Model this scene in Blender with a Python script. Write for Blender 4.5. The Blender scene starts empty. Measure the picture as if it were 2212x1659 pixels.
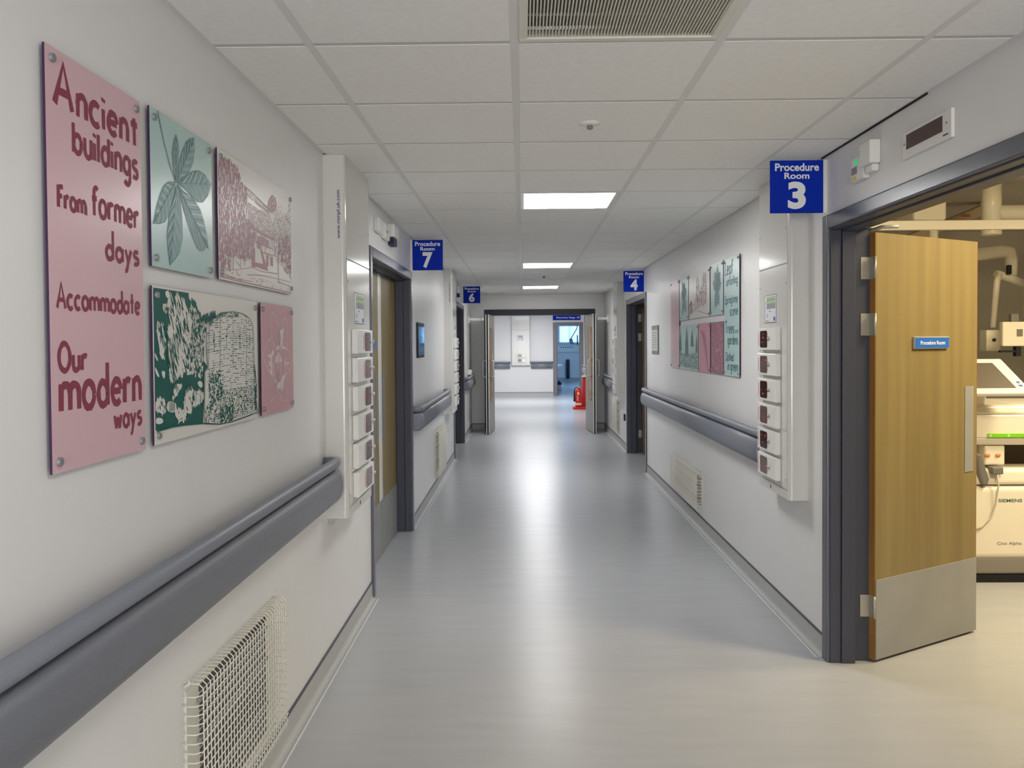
import bpy, bmesh, math, random
from mathutils import Vector, Matrix
random.seed(7)
scene = bpy.context.scene
COL = scene.collection
R = math.radians

# ------------------------------------------------------------------ colour helpers
def lin(c):
    return tuple((v / 12.92 if v <= .04045 else ((v + .055) / 1.055) ** 2.4) for v in c)
def srgb(r, g, b):
    return lin((r / 255, g / 255, b / 255)) + (1.0,)

# ------------------------------------------------------------------ camera
CAM_PITCH, CAM_YAW, CAM_ROLL = -2.2129e-2, -1.3066e-2, -7.25e-3
FPX = 1789.0
def cam_axes():
    cy, sy = math.cos(CAM_YAW), math.sin(CAM_YAW)
    f = Vector((sy, cy, 0)); r = Vector((cy, -sy, 0)); u = Vector((0, 0, 1))
    cp, sp = math.cos(CAM_PITCH), math.sin(CAM_PITCH)
    f, u = cp * f + sp * u, -sp * f + cp * u
    cr, sr = math.cos(CAM_ROLL), math.sin(CAM_ROLL)
    r, u = cr * r + sr * u, -sr * r + cr * u
    return r, u, f
_r, _u, _f = cam_axes()
cd = bpy.data.cameras.new('camera')
cd.sensor_fit = 'HORIZONTAL'; cd.sensor_width = 36.0
cd.lens = FPX / 2212 * 36.0
cd.shift_y = -46.8 / 2212
cd.clip_start = .05; cd.clip_end = 200
cam = bpy.data.objects.new('camera', cd); COL.objects.link(cam)
m3 = Matrix((_r, _u, -_f)).transposed()
cam.matrix_world = Matrix.Translation((0, 0, 1.52)) @ m3.to_4x4()
scene.camera = cam

# ------------------------------------------------------------------ world, lights, exposure
world = bpy.data.worlds.new('daylight'); scene.world = world
world.use_nodes = True
bg = world.node_tree.nodes['Background']
bg.inputs['Color'].default_value = (.36, .62, 1.0, 1); bg.inputs['Strength'].default_value = .35
scene.view_settings.view_transform = 'Standard'
scene.view_settings.look = 'None'
scene.view_settings.gamma = 1.0
scene.view_settings.use_curve_mapping = False
scene.view_settings.exposure = 0.0
PANEL_EMIT = 25.0                      # ceiling light diffusers seen in the photo
def area(name, loc, sx, sy, power, col, rot=(0, 0, 0), spread=180):
    l = bpy.data.lights.new(name, 'AREA'); l.shape = 'RECTANGLE'; l.size = sx; l.size_y = sy
    l.energy = power; l.color = col; l.spread = R(spread)
    o = bpy.data.objects.new(name, l); o.location = loc; o.rotation_euler = rot
    COL.objects.link(o); return o
# ceiling panels of the corridor behind and above the camera
area('corridor_lamp', (.28, .93, 2.39), .56, .56, 9, (1, .96, .90))
area('corridor_lamp', (.28, -3.0, 2.39), .56, .56, 14, (1, .95, .88))
# added frontal fill from behind the camera, set in a made-up window
area('near_fill', (.265, -5.3, 1.35), 2.0, 2.0, 168, (1, .985, .96), rot=(R(90), 0, 0))
# lobby beyond the double doors
area('lobby_lamp', (.3, 17.4, 2.39), .56, .56, 44, (.97, .98, 1))
area('lobby_lamp', (.3, 21.6, 2.39), 1.2, .56, 88, (.97, .98, 1))
# warm lamps of procedure room 3
area('theatre_lamp', (2.75, 3.2, 2.6), .6, .6, 52, (1, .82, .52), rot=(R(28), 0, 0))
area('theatre_lamp', (3.9, 4.3, 2.68), .6, .6, 58, (1, .815, .51), spread=150)
# daylight falling in through the recovery room window
area('window_daylight', (1.93, 34.6, 1.95), 1.0, .8, 45, (.36, .64, 1.0), rot=(R(-90), 0, 0))
# added blue fill for the recovery room; its side wall has no window
area('side_fill', (4.15, 29.5, 1.7), 1.6, 1.2, 85, (.34, .62, 1.0), rot=(0, R(90), 0))

# ------------------------------------------------------------------ materials
MATS = {}
def mat(name, col, rough=.5, metal=0, spec=.5, emit=None, estr=0, trans=0, coat=0):
    if name in MATS: return MATS[name]
    m = bpy.data.materials.new(name); m.use_nodes = True
    b = m.node_tree.nodes['Principled BSDF']
    b.inputs['Base Color'].default_value = col
    b.inputs['Roughness'].default_value = rough
    b.inputs['Metallic'].default_value = metal
    b.inputs['Specular IOR Level'].default_value = spec
    b.inputs['Transmission Weight'].default_value = trans
    b.inputs['Coat Weight'].default_value = coat
    if emit is not None:
        b.inputs['Emission Color'].default_value = emit
        b.inputs['Emission Strength'].default_value = estr
    MATS[name] = m
    return m
def noisy(name, c1, c2, scale=(1, 1, 1), nscale=8, rough=.5, detail=4, bump=0, bscale=None, lo=.35, hi=.65, spec=.5, rvar=0):
    if name in MATS: return MATS[name]
    m = mat(name, c1, rough, spec=spec)
    nt = m.node_tree; b = nt.nodes['Principled BSDF']
    tc = nt.nodes.new('ShaderNodeTexCoord'); mp = nt.nodes.new('ShaderNodeMapping')
    mp.inputs['Scale'].default_value = scale
    nt.links.new(tc.outputs['Object'], mp.inputs['Vector'])
    n = nt.nodes.new('ShaderNodeTexNoise'); n.inputs['Scale'].default_value = nscale; n.inputs['Detail'].default_value = detail
    nt.links.new(mp.outputs['Vector'], n.inputs['Vector'])
    cr = nt.nodes.new('ShaderNodeValToRGB')
    cr.color_ramp.elements[0].position = lo; cr.color_ramp.elements[0].color = c1
    cr.color_ramp.elements[1].position = hi; cr.color_ramp.elements[1].color = c2
    nt.links.new(n.outputs['Fac'], cr.inputs['Fac']); nt.links.new(cr.outputs['Color'], b.inputs['Base Color'])
    if bump:
        n2 = nt.nodes.new('ShaderNodeTexNoise'); n2.inputs['Scale'].default_value = bscale or nscale
        n2.inputs['Detail'].default_value = 3
        nt.links.new(tc.outputs['Object'], n2.inputs['Vector'])
        bp = nt.nodes.new('ShaderNodeBump'); bp.inputs['Strength'].default_value = bump; bp.inputs['Distance'].default_value = .01
        nt.links.new(n2.outputs['Fac'], bp.inputs['Height']); nt.links.new(bp.outputs['Normal'], b.inputs['Normal'])
    return m

M_wall = noisy('wall_paint', srgb(229, 229, 229), srgb(233, 233, 233), nscale=1.5, rough=.32, bump=.02, bscale=14, spec=.4)
M_wall_room = noisy('theatre_wall', srgb(222, 214, 200), srgb(226, 218, 204), nscale=1.5, rough=.6)
M_floor = noisy('vinyl_floor', srgb(175, 178, 182), srgb(181, 183, 187), scale=(.5, 3.0, 1), nscale=5, rough=.27, detail=7, bump=.010, bscale=9, lo=.3, hi=.7, spec=.25)
M_cove = mat('vinyl_cove', srgb(186, 187, 187), .5, spec=.3)
M_capstrip = mat('cap_strip_grey', srgb(72, 72, 86), .45)
M_seam = mat('weld_seam_white', srgb(225, 228, 228), .35)
M_tile = noisy('ceiling_tile', srgb(243, 242, 240), srgb(247, 246, 244), nscale=40, rough=.9, bump=.05, bscale=220, spec=.2)
M_grid = mat('ceiling_grid_white', srgb(228, 228, 226), .5)
M_frame = noisy('frame_gloss_grey', srgb(90, 92, 103), srgb(96, 98, 109), nscale=3, rough=.26, bump=.03, bscale=25)
M_lining = mat('lining_shaded_grey', srgb(72, 74, 85), .42, spec=.35)  # same frame paint, darkened so the reveals carry their shade in the colour
M_rail = noisy('handrail_grey', srgb(122, 126, 137), srgb(128, 132, 143), nscale=300, rough=.42)
M_raildark = mat('handrail_end_grey', srgb(88, 91, 101), .45)
M_wood = noisy('oak_door', srgb(131, 114, 72), srgb(147, 129, 84), scale=(5, 5, .16), nscale=3.2, rough=.45, detail=8, lo=.32, hi=.7)
M_wood_edge = noisy('oak_lipping', srgb(140, 98, 48), srgb(160, 116, 60), scale=(14, 14, .7), nscale=3, rough=.5)
M_steel = mat('brushed_steel', srgb(176, 172, 166), .34, .85)
M_plate = noisy('satin_plate', srgb(150, 150, 148), srgb(158, 158, 156), nscale=4, rough=.4)
M_hinge = mat('hinge_steel', srgb(190, 186, 174), .4, .6)
M_black = mat('black_rubber', srgb(14, 14, 16), .6)
M_whiteplastic = mat('white_plastic', srgb(236, 235, 231), .25)
M_whitegloss = mat('white_gloss', srgb(216, 215, 211), .14, spec=.5)
M_cream = mat('cream_wire', srgb(232, 231, 220), .4)
M_darkslot = mat('dark_slot', srgb(84, 80, 86), .7)
M_greylouv = mat('louvre_grey', srgb(150, 150, 148), .6)
M_blue = mat('sign_blue', srgb(0, 44, 172), .55, spec=.12)
M_signtext = mat('sign_white', srgb(236, 238, 240), .5)
M_chrome = mat('chrome', srgb(205, 205, 208), .18, 1)
M_cap = mat('fixing_cap_steel', srgb(138, 140, 144), .5, .25)
M_edge = mat('acrylic_edge', srgb(62, 30, 72), .3)
M_pink = noisy('pink_print', srgb(216, 180, 188), srgb(220, 184, 192), nscale=2, rough=.28)
M_teal = noisy('teal_print', srgb(174, 204, 203), srgb(182, 210, 208), nscale=2, rough=.28)
M_whiteprint = noisy('white_print', srgb(226, 224, 218), srgb(229, 227, 221), nscale=2, rough=.28)
M_maroon = mat('maroon_ink', srgb(138, 62, 82), .5, spec=.2)
M_mauve = mat('mauve_ink', srgb(164, 112, 128), .4)
M_green = mat('green_ink', srgb(24, 92, 84), .5, spec=.2)
M_tealink = mat('teal_ink', srgb(88, 128, 132), .4)
M_tealmid = noisy('teal_mid_ink', srgb(132, 170, 170), srgb(120, 158, 160), nscale=30, rough=.4)
M_tealpale = mat('teal_pale_ink', srgb(178, 208, 205), .4)
M_whiteink = mat('white_ink', srgb(236, 226, 224), .4)
M_pinkpale = mat('pale_pink_ink', srgb(228, 200, 204), .4)
M_pinkdark = mat('dark_pink_ink', srgb(176, 106, 124), .4)
M_red = mat('red_enamel', srgb(205, 22, 24), .3)
M_redmark = mat('red_marking', srgb(190, 60, 60), .4)
M_window_dark = mat('dark_window', srgb(58, 36, 38), .12)
M_darkred = mat('dark_red_display', srgb(66, 26, 30), .15)
M_greenlabel = mat('label_green', srgb(150, 200, 90), .5)
M_greylabel = mat('label_grey', srgb(130, 130, 138), .5)
M_ink = mat('dark_ink', srgb(40, 42, 60), .5)
M_bluelabel = mat('label_blue', srgb(40, 90, 180), .5)
M_yellow = mat('yellow_paper', srgb(232, 224, 150), .7)
M_glassdark = mat('dark_glass', srgb(20, 22, 26), .04, spec=.6)
M_machine = mat('machine_cream', srgb(238, 230, 212), .3)
M_machine_grey = mat('machine_grey', srgb(150, 146, 138), .45)
M_screen = mat('matt_screen', srgb(92, 84, 74), .35)
M_limegreen = mat('lime_green', srgb(130, 205, 40), .4)
M_orange = mat('orange_plastic', srgb(230, 140, 50), .4)
M_greyplastic = mat('grey_plastic', srgb(120, 116, 108), .45)
M_navy = mat('navy_plastic', srgb(22, 32, 66), .5)
M_yellowlabel = mat('label_yellow', srgb(220, 205, 60), .5)
M_lcd = mat('green_lcd', srgb(60, 190, 120), .4, emit=srgb(40, 200, 110), estr=.5)
M_diffuser = mat('lit_diffuser', (1, 1, 1, 1), .5, emit=(1, .985, .965, 1), estr=PANEL_EMIT)
M_blind = mat('blind_fabric', srgb(225, 232, 240), .7, trans=.0)
def _blind():
    nt = M_blind.node_tree; b = nt.nodes['Principled BSDF']; out = nt.nodes['Material Output']
    t = nt.nodes.new('ShaderNodeBsdfTranslucent'); t.inputs['Color'].default_value = (.85, .92, 1, 1)
    mx = nt.nodes.new('ShaderNodeMixShader'); mx.inputs['Fac'].default_value = .65
    nt.links.new(b.outputs[0], mx.inputs[1]); nt.links.new(t.outputs[0], mx.inputs[2]); nt.links.new(mx.outputs[0], out.inputs['Surface'])
_blind()
M_glass = mat('clear_glass', (1, 1, 1, 1), .02)
def _glass():
    nt = M_glass.node_tree; b = nt.nodes['Principled BSDF']; out = nt.nodes['Material Output']
    t = nt.nodes.new('ShaderNodeBsdfTransparent'); mx = nt.nodes.new('ShaderNodeMixShader'); mx.inputs['Fac'].default_value = .9
    nt.links.new(b.outputs[0], mx.inputs[1]); nt.links.new(t.outputs[0], mx.inputs[2]); nt.links.new(mx.outputs[0], out.inputs['Surface'])
_glass()
M_water = mat('ceramic_white', srgb(225, 228, 230), .15)

# ------------------------------------------------------------------ object helpers
def setp(o, label=None, cat=None, group=None, kind=None):
    if label: o['label'] = label
    if cat: o['category'] = cat
    if group: o['group'] = group
    if kind: o['kind'] = kind
    return o
def thing(name, label, cat, loc=(0, 0, 0), rz=0, group=None, kind=None):
    o = bpy.data.objects.new(name, None); COL.objects.link(o)
    o.empty_display_size = .1
    o.location = loc; o.rotation_euler = (0, 0, rz)
    return setp(o, label, cat, group, kind)

class MB:
    """collects shapes; build() links them as one mesh object"""
    def __init__(s): s.bm = bmesh.new(); s.mi = 0; s.k = 0
    def step(s):                               # strokes of one print lie a hair above one another
        s.k += 1; return (s.k % 37) * 1.1e-5
    def _f(s, vs, smooth=False):
        try:
            f = s.bm.faces.new(vs)
        except ValueError:
            return None
        f.material_index = s.mi; f.smooth = smooth
        return f
    def box(s, x0, x1, y0, y1, z0, z1):
        c = [s.bm.verts.new((x, y, z)) for z in (z0, z1) for x, y in ((x0, y0), (x1, y0), (x1, y1), (x0, y1))]
        for q in ((3, 2, 1, 0), (4, 5, 6, 7), (0, 1, 5, 4), (1, 2, 6, 5), (2, 3, 7, 6), (3, 0, 4, 7)):
            s._f([c[i] for i in q])
        return s
    def poly(s, pts, y):                       # flat face seen from -y, pts = (x, z)
        y -= s.step(); s._f([s.bm.verts.new((x, y, z)) for x, z in pts]); return s
    def ext(s, prof, a0, a1, axis='x', smooth=False, cap=True):
        # axis x: prof=(y,z); axis z: prof=(x,y); axis y: prof=(x,z)
        def P(p, a): return (a, p[0], p[1]) if axis == 'x' else ((p[0], p[1], a) if axis == 'z' else (p[0], a, p[1]))
        A = [s.bm.verts.new(P(p, a0)) for p in prof]; B = [s.bm.verts.new(P(p, a1)) for p in prof]
        n = len(prof)
        for i in range(n): s._f([A[i], A[(i + 1) % n], B[(i + 1) % n], B[i]], smooth)
        if cap: s._f(A[::-1]); s._f(B)
        return s
    def loft(s, rings, smooth=True, cap=True):
        V = [[s.bm.verts.new(p) for p in r] for r in rings]
        n = len(rings[0])
        for a, b in zip(V, V[1:]):
            for i in range(n): s._f([a[i], a[(i + 1) % n], b[(i + 1) % n], b[i]], smooth)
        if cap: s._f(V[0][::-1]); s._f(V[-1])
        return s
    def tube(s, pts, r, seg=10, smooth=True):
        pts = [Vector(p) for p in pts]; rings = []
        rr = r if isinstance(r, (list, tuple)) else [r] * len(pts)
        up = None
        for i, p in enumerate(pts):
            d = (pts[min(i + 1, len(pts) - 1)] - pts[max(i - 1, 0)]).normalized()
            if up is None:
                up = Vector((0, 0, 1)) if abs(d.z) < .9 else Vector((1, 0, 0))
            a = d.cross(up).normalized(); b = a.cross(d).normalized(); up = b
            rings.append([p + rr[i] * (math.cos(t) * a + math.sin(t) * b) for t in [2 * math.pi * k / seg for k in range(seg)]])
        return s.loft(rings, smooth)
    def cyl(s, p0, p1, r, seg=16): return s.tube([p0, p1], r, seg)
    def lathe(s, prof, c=(0, 0, 0), seg=24):
        rings = [[(c[0] + r * math.cos(2 * math.pi * k / seg), c[1] + r * math.sin(2 * math.pi * k / seg), c[2] + z) for k in range(seg)] for r, z in prof]
        return s.loft(rings)
    def ribbon(s, pts, w, y, jit=0):
        pts = [Vector((p[0], p[1])) for p in pts]; y -= s.step()
        L, Rr = [], []
        for i, p in enumerate(pts):
            d = pts[min(i + 1, len(pts) - 1)] - pts[max(i - 1, 0)]
            if d.length < 1e-9: d = Vector((1, 0))
            d.normalize(); n = Vector((-d.y, d.x)); ww = w * (1 + random.uniform(-jit, jit)) / 2
            L.append(p + n * ww); Rr.append(p - n * ww)
        a = [s.bm.verts.new((p.x, y, p.y)) for p in L]; b = [s.bm.verts.new((p.x, y, p.y)) for p in Rr]
        for i in range(len(pts) - 1): s._f([a[i], b[i], b[i + 1], a[i + 1]])
        return s
    def text(s, body, x0, x1, z0, z1, y, bold=.02, M=None):
        """lettering fitted into the box x0..x1, z0..z1 in the plane y (or through matrix M)"""
        cu = bpy.data.curves.new('t', 'FONT'); cu.body = body; cu.offset = bold; cu.resolution_u = 4
        o = bpy.data.objects.new('t', cu); COL.objects.link(o)
        dg = bpy.context.evaluated_depsgraph_get()
        me = bpy.data.meshes.new_from_object(o.evaluated_get(dg))
        xs = [v.co.x for v in me.vertices]; ys = [v.co.y for v in me.vertices]
        if xs:
            ax, bx, ay, by = min(xs), max(xs), min(ys), max(ys)
            vs = []
            for v in me.vertices:
                p = Vector((x0 + (v.co.x - ax) / (bx - ax) * (x1 - x0), y, z0 + (v.co.y - ay) / (by - ay) * (z1 - z0)))
                vs.append(s.bm.verts.new(M @ p if M else p))
            for f in me.polygons: s._f([vs[i] for i in f.vertices])
        bpy.data.objects.remove(o); bpy.data.curves.remove(cu); bpy.data.meshes.remove(me)
        return s
    def build(s, name, mats, parent=None, bevel=0, seg=2, loc=None, rz=0, flat=False):
        if not flat: bmesh.ops.recalc_face_normals(s.bm, faces=s.bm.faces)
        me = bpy.data.meshes.new(name); s.bm.to_mesh(me); s.bm.free()
        for m in (mats if isinstance(mats, (list, tuple)) else [mats]): me.materials.append(m)
        o = bpy.data.objects.new(name, me); COL.objects.link(o)
        if parent: o.parent = parent
        if loc is not None: o.location = loc
        o.rotation_euler = (0, 0, rz)
        if bevel:
            b = o.modifiers.new('bevel', 'BEVEL'); b.width = bevel; b.segments = seg; b.limit_method = 'ANGLE'; b.angle_limit = R(40)
        return o
def struct(name, mb, m, label, cat, **k):
    return setp(mb.build(name, m, **k), label, cat, kind='structure')

XL, XR, ZC = -.915, 1.445, 2.40
def left(y): return (XL, y, 0), R(90)          # local x runs away from the camera, -y points into the corridor
def right(y): return (XR, y, 0), R(-90)        # local x runs towards the camera

# ------------------------------------------------------------------ room shell
struct('floor', MB().box(-4, 9, -5.2, 36, -.06, 0), M_floor, 'pale grey vinyl floor of the corridor and rooms', 'floor')
# door openings along the walls: (outer y0, y1)
D7, D6, D3, D4 = (4.92, 6.77), (10.90, 12.75), (2.126, 3.976), (9.66, 11.50)
def wall_side(x0, x1, doors, ya, yb):
    b = MB(); y = ya
    for a, c in doors:
        b.box(x0, x1, y, a + .032, 0, 2.75); b.box(x0, x1, a + .032, c - .032, 2.085, 2.75); y = c - .032
    b.box(x0, x1, y, yb, 0, 2.75); return b
struct('wall_left', wall_side(-1.115, XL, [D7, D6], -5.2, 14.95), M_wall, 'white left wall of the corridor', 'wall')
struct('wall_right', wall_side(XR, 1.645, [D3, D4], -5.2, 14.95), M_wall, 'white right wall of the corridor', 'wall')
struct('wall_back', MB().box(XL, -.735, -5.2, -5, 0, 2.75).box(1.265, XR, -5.2, -5, 0, 2.75).box(-.735, 1.265, -5.2, -5, 0, .35).box(-.735, 1.265, -5.2, -5, 2.35, 2.75), M_wall, 'white wall behind the camera', 'wall')
# wall with the double doors
ED = (-.68, 1.29)
b = MB().box(XL, ED[0] + .06, 14.75, 14.95, 0, 2.75).box(ED[1] - .06, XR, 14.75, 14.95, 0, 2.75).box(ED[0] + .06, ED[1] - .06, 14.75, 14.95, 2.07, 2.75)
struct('wall_end', b, M_wall, 'white wall around the double doors at the corridor end', 'wall')
b = MB(); b.box(-.735, -.69, -5.15, -5.05, .35, 2.35); b.box(1.22, 1.265, -5.15, -5.05, .35, 2.35); b.box(-.69, 1.22, -5.15, -5.05, .35, .395); b.box(-.69, 1.22, -5.15, -5.05, 2.305, 2.35)  # unseen window, invented to house the fill light behind the camera
struct('fill_window_frame', b, M_whiteplastic, 'white frame of a made-up window behind the camera', 'window')
# lobby beyond
struct('wall_lobby_right', MB().box(1.53, 1.645, 14.95, 20.45, 0, 2.75).box(1.53, 5, 20.25, 20.45, 0, 2.75), M_wall, 'white lobby wall beside the fire extinguisher', 'wall')
struct('wall_lobby_left', MB().box(-2.2, -2.0, 14.95, 24.2, 0, 2.75).box(-2.2, -1.115, 14.75, 14.95, 0, 2.75), M_wall, 'white lobby wall on the left beyond the doors', 'wall')
struct('wall_far', MB().box(-2.2, .96, 24.2, 24.4, 0, 2.75).box(1.70, 5, 24.2, 24.4, 0, 2.75).box(.96, 1.70, 24.2, 24.4, 2.08, 2.75), M_wall, 'white wall across the far lobby', 'wall')
struct('wall_lobby_side', MB().box(4.8, 5, 20.45, 24.2, 0, 2.75), M_wall, 'white end wall of the cross corridor', 'wall')
# recovery room
b = MB().box(-.7, 1.50, 34, 34.2, 0, 2.75).box(2.36, 4.2, 34, 34.2, 0, 2.75).box(1.50, 2.36, 34, 34.2, 0, 1.56).box(1.50, 2.36, 34, 34.2, 2.27, 2.75)
b.box(-.9, -.7, 24.4, 34.2, 0, 2.75).box(4.2, 4.4, 24.4, 34.2, 0, 2.75)
struct('wall_recovery', b, M_wall, 'walls of the blue lit recovery room at the far end', 'wall')
# procedure rooms
b = MB().box(1.645, 8.2, 9.2, 9.4, 0, 2.75).box(8, 8.2, -1, 9.2, 0, 2.75).box(1.645, 8.2, -1.2, -1, 0, 2.75)
struct('wall_theatre', b, M_wall_room, 'dim beige walls of procedure room 3', 'wall')
struct('ceiling_theatre', MB().box(1.645, 8.2, -1.2, 9.4, 2.72, 2.80), M_wall_room, 'dim beige ceiling of procedure room 3', 'ceiling')
b = MB().box(1.645, 4.2, 11.9, 12.1, 0, 2.75).box(4, 4.2, 9.4, 11.9, 0, 2.75).box(1.645, 4.2, 9.4, 12.1, 2.72, 2.78)
struct('wall_room_four', b, M_wall_room, 'walls of the dark room behind door 4', 'wall')
b = MB().box(-3.2, -1.115, 10.3, 10.5, 0, 2.75).box(-3.2, -3, 10.5, 13.2, 0, 2.75).box(-3.2, -1.115, 13.2, 13.4, 0, 2.75).box(-3.2, -1.115, 10.3, 13.4, 2.72, 2.78)
struct('wall_room_six', b, M_wall_room, 'walls of the dark room behind door 6', 'wall')
struct('ceiling_lobby', MB().box(-2.2, 5, 14.95, 24.4, 2.40, 2.75), M_tile, 'white ceiling of the far lobby', 'ceiling')
struct('ceiling_recovery', MB().box(-.9, 4.4, 24.4, 34.2, 2.75, 2.8), M_tile, 'white ceiling of the recovery room', 'ceiling')

# corridor ceiling: lay-in tiles on a tee grid
GX = [-.018 + .6 * k for k in (-1, 0, 1, 2)]
GY0 = 2.433
LIGHT_ROWS = (4, 11, 17)
tiles = MB(); grid = MB(); cross = MB()
xs = [XL] + GX + [XR]
rows = range(-13, 21)
for j in rows:
    y0, y1 = GY0 + .6 * j, min(GY0 + .6 * (j + 1), 14.75)
    if y0 < -5: y0 = -5
    if y1 <= y0: continue
    for i in range(5):
        if i == 2 and (j in LIGHT_ROWS or j in (-1, -3, -9)): continue
        a = xs[i] + (.012 if i else .018); c = xs[i + 1] - (.012 if i < 4 else .018)
        tiles.box(a, c, y0 + .012, y1 - .012, ZC - .002, ZC + .02)
    cross.box(XL + .02, XR - .02, y1 - .012, y1 + .012, ZC - .0008, ZC + .03)
for x in GX: grid.box(x - .012, x + .012, -5, 14.75, ZC - .0012, ZC + .03)
grid.box(XL, XL + .02, -5, 14.75, ZC + .003, ZC + .03); grid.box(XR - .02, XR, -5, 14.75, ZC + .003, ZC + .03)
grid.box(XL, XR, 14.73, 14.75, ZC + .003, ZC + .03)
ceil = thing('ceiling', 'white suspended tile ceiling of the corridor', 'ceiling', (0, 0, ZC), kind='structure')
for n_, bmx, mm in (('ceiling_tiles', tiles, M_tile), ('ceiling_grid', grid, M_grid), ('cross_tees', cross, mat('cross_tee_grey', srgb(206, 203, 206), .5))):
    for v in bmx.bm.verts: v.co.z -= ZC
    bmx.build(n_, mm, ceil, bevel=.0015 if n_ == 'ceiling_tiles' else 0, seg=1)
MB().box(-1.115, 1.645, -5.2, 14.95, .34, .38).build('ceiling_deck', M_wall, ceil)
MB().box(XR - .0045, XR - .0005, 2.98, 4.02, -.0045, .004).build('gap_shade_strip', M_black, ceil)  # solid black strip painted for the shade in the open ceiling edge

# skirting: coved vinyl with a dark cap strip and a pale weld seam
def skirting(name, segs, rz, label):
    """segs: list of (origin, length)"""
    t = thing(name, label, 'skirting', (0, 0, 0), 0, kind='structure')
    c, k, w = MB(), MB(), MB()
    for (ox, oy), L in segs:
        q = Matrix.Translation((ox, oy, 0)) @ Matrix.Rotation(rz, 4, 'Z')
        n0 = [len(x.bm.verts) for x in (c, k, w)]
        c.ext([(0, 0), (-.026, .0010), (-.016, .003), (-.009, .009), (-.005, .020), (-.004, .1), (0, .1)], 0, L)
        k.ext([(0, .096), (-.006, .096), (-.006, .106), (0, .108)], 0, L)
        w.box(0, L, -.043, -.037, 0, .0016)
        for x, n in zip((c, k, w), n0):
            x.bm.verts.ensure_lookup_table()
            for v in x.bm.verts[n:]: v.co = q @ v.co
    c.build('cove', M_cove, t); k.build('cap_strip', M_capstrip, t); w.build('weld_seam', M_seam, t)
skirting('baseboard_left', [((XL, -5), 9.92), ((XL, 6.77), 4.13), ((XL, 12.75), 2.0)], R(90), 'grey coved skirting with dark cap strip along the left wall')
skirting('baseboard_right', [((XR, 2.126), 7.12), ((XR, 9.66), 5.684), ((XR, 14.75), 3.25)], R(-90), 'grey coved skirting with dark cap strip along the right wall')
skirting('baseboard_end', [((XL, 14.75), .235), ((1.29, 14.75), .155)], 0, 'dark coved skirting beside the double doors')
skirting('baseboard_far', [((-2, 24.2), 2.9), ((1.78, 24.2), 3.0)], 0, 'dark cap strip skirting along the far lobby wall')
skirting('baseboard_recovery', [((-.7, 34), 4.9)], 0, 'dark skirting under the recovery room window')

# ------------------------------------------------------------------ doors
def door_frame(t, W, head=2.115, depth=.205, aw=.065, rebate=True):
    a = MB()
    for x0, x1 in ((0, aw), (W - aw, W)): a.box(x0, x1, -.016, .004, 0, head)
    a.box(aw, W - aw, -.016, .004, head - aw, head)
    a.build('architrave', M_frame, t, bevel=.007, seg=3)
    l = MB(); e = aw - .006; iz = head - e
    def jamb(y0, y1, q):                       # lining ring with inner face inset q
        l.box(.031, q, y0, y1, 0, head - q); l.box(W - q, W - .031, y0, y1, 0, head - q)
        l.box(.031, W - .031, y0, y1, head - q, head - .03)
    jamb(.0, .05, aw + .006); jamb(.0515, .115, aw + .014)
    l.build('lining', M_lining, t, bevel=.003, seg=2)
    s = MB()
    def jamb2(y0, y1, q):
        s.box(.03, q, y0, y1, 0, head - .06); s.box(W - q, W - .03, y0, y1, 0, head - .06)
        s.box(.03, W - .03, y0, y1, head - q - .012, head - .03)
    if rebate: jamb2(.117, depth, .066 - .022)
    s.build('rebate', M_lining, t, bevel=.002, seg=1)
def leaf_mesh(t, w, h=2.03, th=.045, name='leaf', loc=(0, 0, 0), rz=0, m=None):
    b = MB(); b.box(.006, w - .006, 0, th, .012, h)
    o = b.build(name, m or M_wood, t, loc=loc, rz=rz)
    e = MB(); e.box(0, .006, .0006, th - .0006, .012, h); e.box(w - .006, w, .0006, th - .0006, .012, h)
    e.build('edge_lipping', M_wood_edge, o)
    return o
def hinge_pair(t, x, y, zs, ang=0):
    pass

# door 1: procedure room 3, leaf swung into the warm room
loc, rz = right(3.976)
door1 = thing('door_1', 'wide open oak door of procedure room 3 in a glossy grey frame', 'door', loc, rz, kind='structure')
door_frame(door1, 1.85)
lf = leaf_mesh(door1, .815, loc=(.071, .208, 0), rz=R(120.7))
MB().box(.006, .812, -.0035, 0, .013, .393).build('kick_plate', M_plate, lf, bevel=.001, seg=1)
MB().box(.708, .782, -.003, 0, .845, 1.285).build('push_plate', M_plate, lf, bevel=.001, seg=1)
np_ = MB().box(.276, .553, -.014, 0, 1.482, 1.541).build('name_plate', M_hinge, lf, bevel=.002, seg=1)
b = MB(); b.mi = 0; b.box(.281, .548, -.0155, -.014, 1.487, 1.536); b.mi = 1; b.text('Procedure Room', .318, .515, 1.502, 1.521, -.0165, .02)
b.build('name_plate_lettering', [mat('plate_blue', srgb(40, 105, 200), .4), M_signtext], lf)
for z in (1.865, 1.60, .265):
    b = MB(); b.box(-.0022, 0, .004, .040, z - .052, z + .052)
    b.cyl((-.008, -.004, z - .052), (-.008, -.004, z + .052), .0065, 10)
    for dz in (-.035, 0, .035): b.cyl((-.0032, .026 if dz else .014, z + dz), (-.002, .026 if dz else .014, z + dz), .004, 8)
    b.build('hinge', M_hinge, lf)
    b = MB(); b.box(.0445, .0465, .150, .190, z - .052, z + .052)
    for dz in (-.035, 0, .035): b.cyl((.0465, .165 if dz else .178, z + dz), (.0478, .165 if dz else .178, z + dz), .004, 8)
    b.build('hinge_flap', M_hinge, door1)
# door arm over the leaf
MB().tube([(.10, .165, 2.03), (.14, .21, 2.045), (.17, .27, 2.042)], .009, 8).build('closer_arm', M_hinge, door1)

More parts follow.
